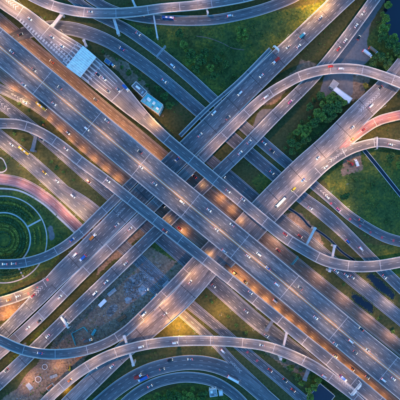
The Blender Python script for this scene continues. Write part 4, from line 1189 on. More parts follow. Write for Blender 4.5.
# ------------------------------------------------------------------ construction yard
yard = [(60, 336), (104, 290), (140, 258), (160, 262), (178, 282), (150, 308), (105, 340), (62, 378), (30, 402), (10, 402), (44, 362)]
def in_yard(n):
    out = []
    while len(out) < n:
        x, y = random.uniform(0, 185), random.uniform(255, 402)
        if inpoly(np.array([x]), np.array([y]), yard)[0]:
            out.append((x, y))
    return out
def chunks(name, label, pts, lo, hi, mat, flat=.6):
    mb = MB()
    for x, y in pts:
        s = random.uniform(lo, hi); p = W(x, y, 0)
        mb.box((p.x, p.y, s * flat * .4), (s * random.uniform(.6, 1.6), s * random.uniform(.6, 1.6), s * flat), random.uniform(0, 3.1), 0, random.uniform(.5, .9))
    tag(mb.build(name, MT[mat]), label, kind='stuff')
chunks('rubble', 'broken concrete and rubble strewn over the construction yard', in_yard(900), .15, .75, 'concrete')
chunks('debris', 'pale blue sheeting and broken panels heaped in the construction yard', [(x, y) for x, y in in_yard(2500) if inpoly(np.array([x]), np.array([y]), RUB[0])[0]][:240], .2, 1.1, 'tarp', .3)
chunks('dirt', 'dark clods of soil in the construction yard', in_yard(500), .4, 1.6, 'dirt', .4)
footway('twin wheel rut across the construction yard, upper', [(62, 345), (78, 322), (100, 308), (124, 296), (150, 274)], .8, 'dirt')
footway('twin wheel rut across the construction yard, lower', [(64, 347), (80, 324), (101, 310), (125, 298), (151, 276)], .8, 'dirt')
footway('curving wheel track around the round tanks', [(14, 396), (30, 372), (50, 360), (64, 366)], 2.2, 'dirt')
def mound(px, py, rad, h, mat, label, name='soil_mound'):
    c = W(px, py, 0); n = 14; mb = MB(); vs = [(0, 0, h)]
    seed = random.random() * 50
    for j in range(1, 6):
        f = j / 5
        for i in range(n):
            a = TAU * i / n
            rr = rad * f * (1 + .35 * mnoise.noise(Vector((math.cos(a) * 1.3, math.sin(a) * 1.3, seed))))
            vs.append((rr * math.cos(a), rr * math.sin(a), h * (1 - f) ** 1.1 * (1 + .4 * mnoise.noise(Vector((rr * math.cos(a), rr * math.sin(a), seed)))) - .12 * f))
    fs = [(0, 1 + i, 1 + (i + 1) % n) for i in range(n)]
    for j in range(4):
        for i in range(n):
            fs.append((1 + j * n + i, 1 + (j + 1) * n + i, 1 + (j + 1) * n + (i + 1) % n, 1 + j * n + (i + 1) % n))
    mb.add(vs, fs); o = mb.build(name, MT[mat], smooth=True); o.location = (c.x, c.y, 0); tag(o, label, 'mound', 'mounds in the construction yard')
mound(143, 291, 5, 1.8, 'tarp', 'largest pale blue covered mound in the middle of the rubble', 'covered_mound')
mound(128, 300, 4, 1.4, 'tarp', 'pale blue covered mound at the lower left of the rubble', 'covered_mound')
mound(152, 279, 3, 1.2, 'tarp', 'smallest pale blue covered mound at the upper right of the rubble', 'covered_mound')
mound(90, 313, 4, 1.6, 'dirt', 'brown soil mound beside the slim straight viaduct')
mound(57, 362, 4, 1.2, 'dirt', 'brown soil mound below the sweeping lower left ramp')
mound(24, 394, 5, 1.5, 'dirt', 'broad brown soil mound near the bottom left corner')
mound(100, 322, 4.5, 1.6, 'dirt', 'brown soil mound above the sweeping lower left ramp')
def tank(px, py, rad, label):
    p = W(px, py, 0); e = empty('settling_tank', (p.x, p.y, 0)); tag(e, label, 'tank', 'round tanks in the construction yard')
    mb = MB(); n = 20; vs = []
    for i in range(n):
        a = TAU * i / n
        for rr, z in ((rad, -.1), (rad, 1.0), (rad * .8, 1.0), (rad * .8, .3)):
            vs.append((rr * math.cos(a), rr * math.sin(a), z))
    fs = [(4 * i + k, 4 * ((i + 1) % n) + k, 4 * ((i + 1) % n) + k + 1, 4 * i + k + 1) for i in range(n) for k in range(3)]
    mb.add(vs, fs); mb.build('rim', MT['concrete_pale'], e)
    mb = MB(); mb.add([(rad * .82 * math.cos(TAU * i / n), rad * .82 * math.sin(TAU * i / n), .45) for i in range(n)], [tuple(range(n))]); mb.build('water', MT['dirt'], e)
tank(38.5, 379, 3.2, 'larger round concrete tank in the dirt yard')
tank(45, 366.5, 2.8, 'smaller round concrete tank just above the larger one')
# teal fence panels in an L
e = empty('site_fence', tuple(W(72, 333, 0))); tag(e, 'teal site fence bent into an L in the construction yard', 'fence')
inv = Matrix.Translation(-e.location)
for a, b, n in (((72, 333), (76, 345), 6), ((72, 333), (84, 326.5), 6), ((84, 326.5), (88, 331), 3)):
    for k in range(n):
        p = W(a[0] + (b[0] - a[0]) * (k + .04) / n, a[1] + (b[1] - a[1]) * (k + .04) / n, 0); q = W(a[0] + (b[0] - a[0]) * (k + .96) / n, a[1] + (b[1] - a[1]) * (k + .96) / n, 0)
        mb = MB(); mb.bar((p.x, p.y, 1.1), (q.x, q.y, 1.1), .5, 2.2)
        o = mb.build('fence_panel', MT['teal'], e); o.matrix_parent_inverse = inv
def stack(px, py, ang, n, size, mat, label, gap=.12):
    p = W(px, py, 0); e = empty('material_stack', (p.x, p.y, 0), R(ang)); tag(e, label, 'stack', 'material stacks in the construction yard')
    for k in range(n):
        mb = MB()
        if mat == 'steel':
            mb.tube([(-size[0] / 2, (k - n / 2) * (size[2] * 2.1), size[2]), (size[0] / 2, (k - n / 2) * (size[2] * 2.1), size[2])], [size[2], size[2]], 8); mb.build('pipe', MT[mat], e)
        else:
            mb.box(((k % 3 - 1) * (size[0] + gap), (k // 3 - .5) * (size[1] + gap), size[2] / 2 + random.uniform(0, .3)), size, random.uniform(-.06, .06)); mb.build('bundle', MT[mat], e)
stack(80, 356, 35, 6, (3.0, 1.6, 1.1), 'rust', 'rust brown bundles stacked below the sweeping ramp')
stack(30, 386, -50, 5, (7, .5, .45), 'steel', 'grey pipes laid out near the larger round tank')
stack(54, 376, 20, 6, (2.4, 1.4, .9), 'tarp', 'pale blue bundles near the round tanks')
stack(112, 292, 40, 6, (3.2, 1.8, 1.0), 'concrete', 'grey slabs stacked beside the slim straight viaduct')
stack(166, 284, 45, 5, (8, .5, .4), 'steel', 'grey pipes by the right end of the yard')
stack(94, 332, 60, 6, (2.2, 1.2, 1.0), 'teal', 'teal crates beside the L-shaped site fence')
stack(122, 318, 35, 6, (3.0, 1.5, 1.2), 'rust', 'rust brown bundles beside the upper sweep of the blue grey ramp')
block_building('site_cabin', 'long white site cabin beside the slim straight viaduct', [(98, 305), (104, 299), (106.5, 301.5), (100.5, 307.5)], 0, 2.8, MT['white'], MT['white'], .2)
block_building('site_cabin', 'rust roofed site cabin near the bottom left corner', [(46, 388), (52, 383.5), (54, 386.5), (48, 391)], 0, 2.8, MT['wall'], MT['rust'], .2)
def excavator(px, py, ang, paint, label, sc_=1.0):
    p = W(px, py, 0); e = empty('excavator', (p.x, p.y, 0), R(ang)); tag(e, label, 'excavator', 'excavators'); e.scale = (sc_,) * 3
    for y in (-1.1, 1.1):
        mb = MB(); mb.box((0, y, .45), (3.8, .6, .8), taper=.9); mb.build('track', MT['rubber'], e)
    mb = MB(); mb.box((-.4, 0, 1.5), (3.4, 2.6, 1.2), taper=.93); mb.build('body', CAR_PAINT[paint], e)
    mb = MB(); mb.box((.6, .75, 2.5), (1.5, 1.0, 1.2), taper=.85); mb.build('cab', MT['window'], e)
    mb = MB(); mb.bar((1.0, -.3, 1.7), (3.4, -.3, 4.0), .45, .6); mb.bar((3.3, -.3, 4.0), (5.8, -.3, 2.4), .38, .5); mb.build('boom', CAR_PAINT[paint], e)
    mb = MB(); mb.bar((5.8, -.3, 2.4), (5.5, -.3, 1.1), 1.0, .9); mb.build('bucket', MT['steel_dark'], e)
excavator(70, 368, 80, 'yellow', 'yellow excavator between the sweeping and arched lower left ramps')
excavator(351, 164, 150, 'red', 'red excavator under the curved joining ramp at right')
excavator(44, 125.5, -35, 'orange', 'small orange excavator on the verge at the left', .7)
excavator(134, 284, 20, 'grey', 'grey excavator amid the pale blue rubble', .9)

# ------------------------------------------------------------------ vehicles
def loft(mb, st, mi=0):
    """stations of (x, half width, z bottom, z top, top half width)"""
    vs = []
    for x, hw, zb, zt, tw in st:
        zm = zb + (zt - zb) * .55
        vs += [(x, -hw * .94, zb), (x, -hw, zm), (x, -tw, zt), (x, tw, zt), (x, hw, zm), (x, hw * .94, zb)]
    fs = []
    for a in range(len(st) - 1):
        for k in range(6):
            fs.append((a * 6 + k, (a + 1) * 6 + k, (a + 1) * 6 + (k + 1) % 6, a * 6 + (k + 1) % 6))
    fs.append(tuple(range(6))); fs.append(tuple((len(st) - 1) * 6 + k for k in range(5, -1, -1)))
    mb.add(vs, fs, mi)
def wheel_mesh(rad, wd):
    mb = MB(); mb.tube([(0, -wd / 2, 0), (0, wd / 2, 0)], [rad, rad], 14); return mb.mesh('wheel', MT['rubber'])
WHL = {}
def wheels(e, xs, y, rad, wd=.22):
    key = (rad, wd)
    if key not in WHL:
        WHL[key] = wheel_mesh(rad, wd)
        rm = MB(); rm.tube([(0, -wd / 2 - .01, 0), (0, wd / 2 + .01, 0)], [rad * .6, rad * .6], 10); WHL[key + ('r',)] = rm.mesh('rim', MT['chrome'])
    for x in xs:
        for s in (-1, 1):
            o = link('wheel', WHL[key], e); o.location = (x, s * y, rad)
            link('rim', WHL[key + ('r',)], o)
def lights_parts(e, xf, xr, y, z, zr=None, size=(.12, .34, .16)):
    for s in (-1, 1):
        mb = MB(); mb.box((xf, s * y, z), size); mb.build('headlight', MT['headlight'], e)
        mb = MB(); mb.box((xr, s * y, zr or z), size); mb.build('tail_light', MT['tail'], e)
def make_vehicle(kind, paint):
    P = CAR_PAINT[paint]
    e = empty({'car': 'car', 'van': 'van', 'bus': 'bus', 'truck': 'truck', 'lorry': 'truck'}[kind])
    if kind == 'car':
        mb = MB(); loft(mb, [(-2.28, .72, .38, .72, .62), (-2.15, .86, .28, .92, .74), (-1.2, .91, .25, .97, .80), (.9, .91, .25, .97, .80), (1.9, .88, .26, .82, .74), (2.28, .72, .36, .66, .58)])
        mb.build('body', P, e, True)
        mb = MB(); loft(mb, [(-1.75, .76, .9, .97, .70), (-1.05, .80, .9, 1.40, .62), (.25, .80, .9, 1.42, .62), (1.15, .76, .9, .97, .70)]); mb.build('windows', MT['window'], e)
        mb = MB(); mb.box((-.42, 0, 1.43), (1.35, 1.22, .06), taper=.94); mb.build('roof', P, e)
        wheels(e, (-1.35, 1.38), .80, .32); lights_parts(e, 2.22, -2.2, .62, .6, .75)
    elif kind == 'van':
        mb = MB(); loft(mb, [(-2.5, .85, .35, 1.85, .76), (-2.4, .93, .3, 2.0, .82), (1.0, .93, .3, 2.02, .82), (1.75, .92, .3, 1.25, .8), (2.45, .86, .34, .95, .74)]); mb.build('body', P, e)
        mb = MB(); mb.add([(1.06, -.74, 1.98), (1.72, -.76, 1.32), (1.72, .76, 1.32), (1.06, .74, 1.98)], [(0, 1, 2, 3)]); 
        mb2 = MB(); mb2.add([(1.09, -.74, 2.0), (1.78, -.76, 1.30), (1.78, .76, 1.30), (1.09, .74, 2.0)], [(0, 1, 2, 3)]); mb2.build('windscreen', MT['window'], e)
        for s in (-1, 1):
            m3 = MB(); m3.box((-.6, s * .9, 1.55), (3.0, .08, .5)); m3.build('window', MT['window'], e)
        wheels(e, (-1.55, 1.55), .84, .35); lights_parts(e, 2.42, -2.5, .64, .7, .9)
    elif kind == 'bus':
        mb = MB(); loft(mb, [(-5.9, 1.18, .4, 2.95, 1.08), (-5.75, 1.25, .35, 3.1, 1.12), (5.6, 1.25, .35, 3.1, 1.12), (5.9, 1.18, .4, 2.9, 1.05)]); mb.build('body', P, e)
        for s in (-1, 1):
            for k in range(5):
                m3 = MB(); m3.box((-4.4 + k * 2.15, s * 1.2, 2.0), (1.9, .16, .9)); m3.build('window', MT['window'], e)
        m3 = MB(); m3.box((5.83, 0, 1.95), (.2, 2.1, 1.2)); m3.build('windscreen', MT['window'], e)
        for x in (-3, 1.5):
            m3 = MB(); m3.box((x, 0, 3.2), (2.2, 1.5, .25), taper=.9); m3.build('roof_unit', MT['white'], e)
        wheels(e, (-3.4, 3.9), 1.1, .5, .3); lights_parts(e, 5.88, -5.88, .9, .8, 1.0)
    else:
        L = 7.5 if kind == 'truck' else 10.5
        mb = MB(); loft(mb, [(L / 2 - 2.1, 1.15, .5, 2.5, 1.08), (L / 2 - .5, 1.15, .45, 2.5, 1.05), (L / 2, 1.1, .5, 1.4, 1.0)]); mb.build('cab', CAR_PAINT['white'] if paint != 'white' else P, e)
        m3 = MB(); m3.add([(L / 2 - .52, -.98, 2.44), (L / 2 + .02, -.98, 1.45), (L / 2 + .02, .98, 1.45), (L / 2 - .52, .98, 2.44)], [(0, 1, 2, 3)]); m3.build('windscreen', MT['window'], e)
        mb = MB(); mb.box((-1.15, 0, 2.0), (L - 2.6, 2.4, 2.3)); mb.build('cargo_box', P, e)
        mb = MB(); mb.box((-.6, 0, .7), (L - 1.6, 1.0, .35)); mb.build('chassis', MT['steel_dark'], e)
        wheels(e, (-L / 2 + 1.4, -L / 2 + 2.6, L / 2 - 1.3) if kind == 'lorry' else (-L / 2 + 1.6, L / 2 - 1.3), 1.0, .48, .3); lights_parts(e, L / 2, -L / 2 + .12, .85, .8, .75)
    return e
PROTO = {}
def vehicle(kind, paint):
    if (kind, paint) not in PROTO:
        PROTO[(kind, paint)] = make_vehicle(kind, paint); return PROTO[(kind, paint)]
    return copy_tree(PROTO[(kind, paint)])
# road, x, y, kind, paint, direction of travel (+1 toward the right of the photo, -1 toward the left)
CARS = [('M', 87, 129, 'van', 'white', 1), ('M', 182, 202, 'van', 'white', 1), ('M', 209, 210, 'car', 'white', 1), ('M', 248, 256, 'car', 'white', 1), ('M', 277, 284.5, 'van', 'white', 1), ('M', 315.5, 317.5, 'car', 'white', 1),
        ('M', 383.5, 380, 'van', 'white', 1), ('M', 393, 378.5, 'car', 'white', 1), ('M', 34, 70, 'car', 'grey', 1), ('M', 54, 104, 'car', 'silver', 1), ('M', 140, 152, 'car', 'black', -1), ('M', 232, 225, 'car', 'silver', -1),
        ('M', 300, 288, 'car', 'grey', -1), ('M', 362, 328, 'car', 'black', -1), ('M', 107, 121, 'car', 'silver', -1), ('M', 60, 88, 'car', 'grey', -1), ('M', 335, 344, 'car', 'silver', 1), ('M', 12, 52, 'car', 'silver', -1), ('M', 268, 268, 'car', 'blue', -1), ('M', 355, 352, 'car', 'grey', 1),
        ('T', 104, 79, 'car', 'white', 1), ('T', 118, 90, 'car', 'silver', 1), ('T', 126, 88, 'truck', 'blue', 1), ('T', 52, 37, 'car', 'silver', 1), ('T', 62, 46, 'car', 'white', 1), ('T', 30, 19, 'car', 'white', 1), ('T', 98, 75, 'car', 'black', 1), ('T', 108, 91, 'car', 'grey', 1),
        ('A4', 41.5, 106.5, 'bus', 'yellow', 1), ('A4b', 25, 102.5, 'car', 'white', 1), ('A4', 275, 301, 'van', 'white', 1), ('A4', 335, 356, 'car', 'white', 1), ('A4', 367, 377, 'car', 'silver', 1), ('A4', 68, 133, 'car', 'white', 1), ('A4', 352, 369, 'car', 'orange', 1),
        ('A3', 52, 62, 'car', 'orange', -1), ('A3', 96, 100, 'car', 'grey', -1), ('A3', 278, 250, 'car', 'red', -1),
        ('A1', 25, 150, 'bus', 'yellow', 1), ('A1', 11.5, 144.5, 'car', 'white', 1), ('A1', 44.5, 172.5, 'car', 'yellow', 1), ('A1', 57, 181, 'car', 'white', 1), ('A1', 73, 196, 'van', 'white', 1), ('A1', 270, 370, 'car', 'red', 1), ('A1', 293, 390, 'car', 'red', 1),
        ('B1', 276, 61, 'truck', 'red', -1), ('B1', 302, 36, 'truck', 'teal', 1), ('B1', 298.5, 46.5, 'car', 'white', 1), ('B1', 288, 47, 'car', 'silver', -1), ('B1', 240, 93.5, 'van', 'white', -1), ('B1', 214, 113, 'van', 'white', -1),
        ('B1', 75, 255, 'van', 'white', -1), ('B1', 83, 258, 'truck', 'blue', -1), ('B1', 93, 237, 'truck', 'orange', 1), ('B1', 320, 18, 'car', 'silver', 1), ('B1', 228, 118, 'car', 'grey', 1), ('B1', 200, 135, 'car', 'silver', 1), ('B1', 117, 225, 'car', 'silver', 1),
        ('R1', 28, 328, 'car', 'white', 1), ('R1', 266, 97, 'van', 'white', 1), ('R1', 341, 69, 'van', 'white', 1), ('R1', 60, 297, 'car', 'white', 1), ('R1', 130, 229, 'car', 'silver', 1),
        ('B2', 95, 293, 'van', 'white', 1), ('B2', 48, 336, 'car', 'white', -1), ('B2', 338.5, 49, 'car', 'red', 1), ('B2', 345, 41, 'car', 'white', 1), ('B2', 363, 13, 'car', 'silver', -1), ('B2', 356, 26, 'car', 'white', 1), ('B2', 106, 282, 'car', 'white', 1), ('B2', 126, 263, 'car', 'silver', -1), ('B2', 249, 142, 'car', 'silver', 1), ('B2', 240, 153, 'car', 'white', 1), ('B2', 290, 102, 'car', 'pink', 1),
        ('B3', 284.5, 206, 'bus', 'white', -1), ('B3', 297, 193, 'van', 'yellow', -1), ('B3', 306, 183, 'car', 'blue', -1), ('B3', 371, 106, 'van', 'white', 1), ('B3', 352, 128, 'car', 'silver', 1), ('B3', 318, 158, 'car', 'white', -1), ('B3', 190, 282, 'car', 'silver', 1), ('B3', 112, 366, 'car', 'white', -1), ('B3', 165, 314, 'car', 'silver', 1),
        ('R2', 363, 130, 'car', 'red', -1), ('R2', 352, 139.5, 'car', 'orange', -1), ('L1', 144, 314, 'van', 'white', 1), ('L1', 40, 353, 'car', 'blue', -1), ('R3', 326, 167, 'car', 'white', -1), ('R3', 390, 144.5, 'car', 'silver', 1),
        ('C1', 5, 264, 'car', 'white', -1), ('C1', 14, 263.5, 'car', 'silver', -1), ('C1', 72, 240, 'car', 'blue', 1), ('C3', 9, 300, 'car', 'orange', -1), ('C3', 18.5, 296, 'car', 'white', -1),
        ('R4', 141, 346.5, 'van', 'white', 1), ('R4', 175, 342.5, 'van', 'white', 1), ('R4', 262, 345, 'car', 'silver', -1), ('R4', 70, 380, 'car', 'orange', 1),
        ('H1', 138, 376, 'truck', 'red', 1), ('H1', 143, 378, 'lorry', 'blue', -1), ('H1', 233, 379, 'bus', 'white', 1), ('H1', 162, 369, 'car', 'grey', 1), ('H1', 190, 359, 'car', 'silver', -1), ('H2', 150, 386, 'car', 'silver', 1),
        ('D2', 327, 197, 'car', 'white', 1), ('D2', 338.5, 209.5, 'car', 'pink', 1), ('D1', 346.5, 243, 'van', 'blue', 1), ('D1', 361, 249, 'van', 'white', 1), ('D2', 172.5, 66, 'van', 'white', 1), ('D1', 164, 81, 'car', 'white', 1), ('D1', 122, 49, 'car', 'blue', -1), ('D1', 310, 208, 'car', 'silver', 1), ('D2', 272, 151, 'car', 'black', 1), ('D2', 264, 143, 'car', 'white', 1), ('D2', 138, 34, 'car', 'silver', 1),
        ('A6', 346, 275, 'car', 'white', 1), ('A6', 352, 277, 'car', 'silver', 1), ('A6', 300, 236, 'car', 'red', 1),
        ('S1', 343, 378, 'truck', 'blue', 1), ('S1', 108, 181, 'car', 'white', 1), ('S1', 66, 149, 'car', 'silver', 1), ('N1', 228, 191, 'car', 'silver', 1), ('U2', 168, 18.5, 'bus', 'blue', -1), ('U2', 230, 16, 'van', 'white', 1), ('F2', 223, 351, 'van', 'white', 1), ('A2', 42, 139, 'car', 'black', 1), ('A2', 246, 311, 'car', 'silver', 1), ('U1', 90, 12, 'car', 'silver', 1)]
rt = random.Random(5)
for key, n, d0 in (('M', 8, 0), ('B1', 4, 0), ('B3', 4, 0), ('B2', 2, 0), ('R1', 2, 1), ('R4', 1, 1), ('S1', 2, 1), ('N1', 2, 1), ('D1', 3, 1), ('D2', 2, 1), ('H1', 1, 1), ('A1', 2, 1), ('A2', 4, 1), ('A3', 3, -1), ('A4', 4, 1), ('A6', 2, 1), ('U2', 1, 1)):
    r = ROADS[key]; tries = 0; k_ = 0
    while k_ < n and tries < 400:
        tries += 1
        s_ = rt.uniform(40, r['s'][-1] - 40); w_ = np.interp(s_, r['s'], r['w']); L_ = max(1, r['lanes'])
        ln = rt.randrange(L_); lat = -w_ / 2 + w_ * (ln + .5) / L_
        p_, t_ = at(r, s_, lat); kk = (HC - p_.z) / HC; x_, y_ = p_.x / kk + 200, 200 - p_.y / kk
        if not (2 < x_ < 398 and 2 < y_ < 398): continue
        if any((c[1] - x_) ** 2 + (c[2] - y_) ** 2 < 90 for c in CARS): continue
        if d0: dr_ = d0
        elif key == 'M': dr_ = 1 if y_ > 47 + .83 * x_ else -1
        else: dr_ = rt.choice((1, -1)) if False else (1 if ln >= L_ / 2 else -1)
        CARS.append((key, x_, y_, rt.choice(['car'] * 5 + ['van']), rt.choice(['white', 'white', 'silver', 'silver', 'grey', 'black', 'red', 'blue']), dr_)); k_ += 1
from collections import defaultdict
byroad = defaultdict(list)
for c in CARS:
    byroad[(c[0], c[3], c[4])].append(c)
occ = []
for (key, kind, paint), lst in byroad.items():
    lst.sort(key=lambda c: c[1])
    for i, (k_, px, py, kd, pt, dr) in enumerate(lst):
        r = ROADS[key]
        s, lat, ii = nearest(key, px, py)
        hw = r['w'][ii] / 2 - 1.7
        lat = max(-hw, min(hw, lat))
        p, t = at(r, s, lat)
        sl = (np.interp(s + 2, r['s'], r['p'][:, 2]) - np.interp(s - 2, r['s'], r['p'][:, 2])) / 4
        right = t[0] >= 0
        sgn = 1 if (dr > 0) == right else -1
        e = vehicle(kind, paint)
        e.location = (p.x, p.y, p.z + .012)
        e.rotation_euler = (0, -math.atan(sl) * sgn, math.atan2(t[1] * sgn, t[0] * sgn))
        nm = {'car': 'car', 'van': 'van', 'bus': 'bus', 'truck': 'box truck', 'lorry': 'long lorry'}[kind]
        pc = {'silver': 'silver', 'grey': 'dark grey'}.get(paint, paint)
        if len(lst) == 1: lab = f'{pc} {nm} on {r["phrase"]}'
        else: lab = f'{pc} {nm} on {r["phrase"]}, {ORD[i]} from the left'
        tag(e, lab, {'car': 'car', 'van': 'van', 'bus': 'bus'}.get(kind, 'truck'), 'vehicles on the roads')
def parked(kind, paint, px, py, ang, label):
    e = vehicle(kind, paint); p = W(px, py, 0); e.location = (p.x, p.y, .05); e.rotation_euler = (0, 0, R(ang)); tag(e, label, {'car': 'car', 'van': 'van'}.get(kind, 'truck'), 'vehicles parked off the road')
parked('lorry', 'white', 367, 54, -37, 'white lorry parked on the paved lot near the pond trees')
parked('lorry', 'brown', 373, 51, -37, 'brown lorry parked beside the white one near the pond trees')
parked('car', 'black', 358.5, 38, 60, 'black car parked alone on the paved lot')
parked('truck', 'white', 356, 163, 110, 'white truck standing beside the red excavator')
parked('truck', 'blue', 111, 64, -40, 'blue truck beside the blue roofed hut')
parked('truck', 'orange', 54, 330.5, 40, 'orange truck in the strip beside the slim straight viaduct')
parked('truck', 'grey', 88, 340, 15, 'grey truck in the yard above the sweeping ramp')
parked('car', 'white', 146, 290, 15, 'white car among the pale blue rubble')
parked('truck', 'teal', 154, 297, 40, 'teal truck at the right edge of the rubble')

# ------------------------------------------------------------------ street lamps (lit)
SOD = (1.0, 0.43, 0.08); WARM = (1.0, 0.53, 0.22); PINK = (1.0, 0.54, 0.29)
LIGHTS = {}
def lamp_light(power, color, h):
    key = (power, color)
    if key not in LIGHTS:
        l = bpy.data.lights.new('bulb', 'SPOT')
        l.energy = power * LAMP_GAIN; l.color = color; l.spot_size = R(165); l.spot_blend = 1.0; l.shadow_soft_size = .5
        LIGHTS[key] = l
    return LIGHTS[key]
LPROTO = {}
def make_lamp(arms, h):
    e = empty('street_lamp')
    mb = MB(); mb.tube([(0, 0, 0), (0, 0, h)], [.13, .075], 8); mb.build('pole', MT['steel'], e)
    for s in ((1, -1) if arms == 2 else (1,)):
        mb = MB(); mb.tube([(0, 0, h - .3), (0, s * .9, h + .25), (0, s * 1.9, h + .35)], [.06, .05, .045], 6); mb.build('arm', MT['steel'], e)
        mb = MB(); mb.box((0, s * 2.2, h + .38), (.32, .95, .16), taper=.8); hd = mb.build('lamp_head', MT['steel'], e)
        mb = MB(); mb.box((0, s * 2.2, h + .285), (.24, .7, .03)); mb.build('lens', MT['lens_warm'], hd)
    return e
def lamp(pos, rz, arms, h, power, color, label, group):
    key = (arms, h)
    if key not in LPROTO:
        LPROTO[key] = make_lamp(arms, h)
    e = copy_tree(LPROTO[key]); e.location = pos; e.rotation_euler = (0, 0, rz)
    for s in ((1, -1) if arms == 2 else (1,)):
        b = link('bulb', lamp_light(power, color, h), e); b.location = (0, s * 2.2, h + .2)
    tag(e, label, 'street lamp', group)
def blocked(x, y, z0, z1):
    for r in ROADS.values():
        dd = np.hypot(r['p'][:, 0] - x, r['p'][:, 1] - y); j = int(dd.argmin())
        if dd[j] < r['w'][j] / 2 + 6.5 and z0 + 2 < r['p'][j, 2] < z1 + 3:
            return True
    return False
def lamp_row(key, side, pts, power, color=WARM, h=11.0, arms=1, name=''):
    """lamps at the pixels given (nearest point on that side of the road)"""
    r = ROADS[key]
    good = []
    for px, py in sorted(pts):
        for sh in (0, 5, -5, 9, -9):
            s, lat, ii = nearest(key, px, py)
            q, t = at(r, s + sh, 0.0 if arms == 2 else side * (r['w'][ii] / 2 + .5))
            if not blocked(q.x, q.y, q.z, q.z + h):
                good.append((px, py, sh)); break
    for i, (px, py, sh) in enumerate(good):
        s, lat, ii = nearest(key, px, py); s += sh
        off = 0.0 if arms == 2 else side * (r['w'][ii] / 2 + (.0 if r['kind'] == 'deck' else .9))
        q, t = at(r, s, off)
        ang = math.atan2(t[1], t[0]) + (math.pi if (side > 0 and arms == 1) else 0)
        zb = q.z + (.9 if r['kind'] == 'deck' else -.15)
        lamp((q.x, q.y, zb), ang, arms, h, power, color, f'{"two" if arms == 2 else "one"}-armed lamp {name or "beside " + r["phrase"]}, {ORD[i]} from the left', 'lit street lamps')
def along(a, b, n):
    return [(a[0] + (b[0] - a[0]) * k / (n - 1), a[1] + (b[1] - a[1]) * k / (n - 1)) for k in range(n)]
lamp_row('M', 1, along((-8, 40), (408, 385), 12), 1900, WARM, 15, 2, 'on the median of the widest highway')
lamp_row('A3', -1, along((8, 27), (162, 155), 13), 1500, SOD, 12)
lamp_row('A4', -1, along((232, 268), (396, 406), 15), 1250, SOD, 6.5)
lamp_row('A4', -1, along((14, 90), (118, 177), 10), 1000, SOD, 6.5, name='on the left part of the lower service road')
lamp_row('T', 1, [(6, -2), (14, 3), (22, 8), (44, 24), (64, 36)], 4200, WARM, 12)
lamp_row('T', -1, [(100, 92), (116, 106), (134, 120)], 3400, WARM, 12, name='on the lower edge of the toll plaza')
lamp_row('R1', -1, [(218, 145), (238, 124), (258, 106), (282, 88), (304, 78), (328, 73), (352, 73), (376, 78), (396, 86)], 2600, PINK, 12)
lamp_row('R1', -1, [(8, 350), (32, 328), (56, 304), (80, 281), (104, 258), (128, 234)], 2300, PINK, 12, name='on the lower left part of the pinkish ramp')
lamp_row('B3', 1, [(290, 168), (316, 146), (342, 122), (368, 96), (392, 70)], 4000, PINK, 13)
lamp_row('R3', -1, [(288, 210), (308, 188), (328, 170), (350, 154), (372, 147), (394, 148)], 3600, PINK, 12)
lamp_row('R4', 1, [(52, 391), (70, 375), (92, 360), (116, 349), (150, 340), (187, 335.5), (213, 335), (245, 338), (272, 343), (300, 355)], 2600, WARM, 12)
lamp_row('B2', -1, [(268, 128), (292, 104), (316, 80), (338, 54), (352, 38), (368, 16)], 2300, PINK, 11)
lamp_row('B2', -1, [(128, 264), (98, 292), (70, 320), (40, 348), (10, 376)], 1900, PINK, 11, name='on the lower left part of the slim viaduct')
lamp_row('B1', -1, [(336, 14), (318, 32), (298, 52), (30, 310), (8, 332)], 3600, WARM, 12)
lamp_row('B1', -1, [(108, 238), (84, 262), (58, 286)], 1500, PINK, 12, name='amid the broad dark-jointed viaduct')
lamp_row('C3', -1, [(8, 304), (28, 296)], 4600, SOD, 9)
lamp_row('A1', -1, [(4, 148), (24, 166), (44, 184), (64, 202), (82, 218)], 3000, WARM, 11)
lamp_row('A1', 1, [(14, 146), (36, 162), (60, 182), (86, 206)], 1900, PINK, 11, name='on the upper kerb of the yellow bus road')
lamp_row('A4b', -1, [(6, 94), (22, 102)], 2400, WARM, 10)
lamp_row('A2', -1, [(10, 116), (62, 158), (86, 180)], 1500, PINK, 10, name='on the upper left part of the purple ground road')
lamp_row('S1', -1, [(12, 128), (36, 135), (62, 152), (88, 172), (108, 187)], 1900, PINK, 11)
lamp_row('S1', -1, [(212, 270), (232, 286), (256, 306), (282, 327), (306, 347), (328, 366), (343, 379), (372, 402)], 2400, PINK, 12, name='low on the ramp below the widest highway')
lamp_row('A2', -1, [(232, 306), (254, 325), (276, 343)], 2100, PINK, 12)
lamp_row('N1', -1, [(232, 199), (256, 219), (282, 241)], 1900, PINK, 11)
lamp_row('N1', 1, [(326, 256), (350, 261), (374, 261), (396, 258)], 1900, PINK, 11, name='on the outer curve of the toll plaza ramp')
lamp_row('U1', -1, [(52, 10), (80, 17), (172, 12), (198, 10)], 2300, PINK, 11)
lamp_row('A6', 1, [(296, 226), (318, 246), (342, 265), (364, 282), (388, 302)], 1800, PINK, 10)
lamp_row('A3', 1, [(276, 240), (298, 258), (320, 276), (345, 296), (370, 316), (392, 334)], 1500, PINK, 10, name='on the right part of the upper service road')
lamp_row('D2', 1, [(312, 180), (328, 193), (346, 207)], 2200, PINK, 10)
lamp_row('D1', -1, [(314, 212), (338, 236), (374, 268)], 1300, PINK, 10)
lamp_row('R2', 1, [(352, 134), (372, 120), (392, 112)], 2600, SOD, 10)
lamp_row('B3', -1, [(206, 288), (178, 317), (158, 334), (108, 378), (86, 400)], 3800, SOD, 11, name='on the lower left part of the broad lower viaduct')
lamp_row('C2', 1, [(4, 173), (26, 178), (48, 192), (68, 212)], 1500, PINK, 9)
lamp_row('F2', -1, [(196, 330), (212, 345)], 2000, WARM, 9)
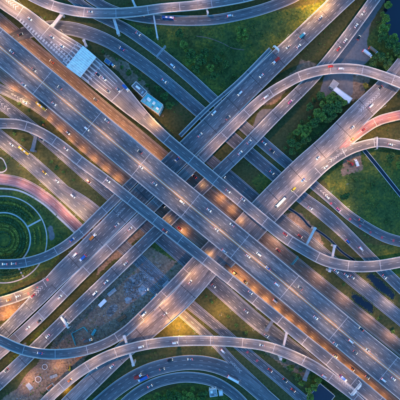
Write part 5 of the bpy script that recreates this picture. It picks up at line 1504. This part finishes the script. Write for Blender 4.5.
# lamps under the widest highway, in the gaps beside it
def floor_lamp(px, py, power, color, label, h=7.0, z=0.0):
    p = W(px, py, z); lamp((p.x, p.y, z), random.uniform(0, 6.28), 1, h, power, color, label, 'lit street lamps')
floor_lamp(205, 186, 700, SOD, 'short lamp in the gap above the widest highway, upper of two', 4.6, B)
floor_lamp(243, 220, 700, SOD, 'short lamp in the gap above the widest highway, lower of two', 4.6, B)
floor_lamp(170, 218, 800, SOD, 'short lamp in the gap below the widest highway, upper of two', 4.6, B)
floor_lamp(210, 252, 800, SOD, 'short lamp in the gap below the widest highway, lower of two', 4.6, B)
floor_lamp(222, 200, 900, SOD, 'street lamp beside the upper service road under the central crossing, first', 6)
floor_lamp(234, 210, 700, SOD, 'street lamp beside the upper service road under the central crossing, second', 6)
floor_lamp(182, 230, 1100, SOD, 'street lamp beside the lower service road under the central crossing', 6)
floor_lamp(181, 323.5, 22000, SOD, 'tall mast lamp at the bright burst beside the broad lower viaduct', 17)
floor_lamp(221, 312, 5200, SOD, 'tall street lamp on the lit grass wedge near the bottom', 14)
floor_lamp(313, 6, 24000, SOD, 'tall mast lamp lighting the lawn yellow near the top edge', 20)
floor_lamp(238, 30, 600, WARM, 'white headed street lamp standing on the large lawn', 9)
floor_lamp(346, 184, 900, WARM, 'white headed street lamp standing on the right field', 9)
lamp_row('N1', 1, [(154, 121)], 5200, SOD, 9, name='by the teal roofed office')
floor_lamp(6, 312, 3600, SOD, 'street lamp on the soil wedge beside the short left ramp', 11)
floor_lamp(26, 380, 3600, WARM, 'tall street lamp in the dirt yard near the larger round tank', 14)
floor_lamp(60, 366, 1200, WARM, 'short street lamp in the yard below the sweeping lower left ramp', 8)
floor_lamp(68, 388, 2600, SOD, 'street lamp between the arched ramp and the broad lower viaduct', 5)
for key, e in LPROTO.items():          # the patterns the lamps were copied from are not part of the place
    for ch in list(e.children):
        for g in list(ch.children): bpy.data.objects.remove(g)
        bpy.data.objects.remove(ch)
    bpy.data.objects.remove(e)
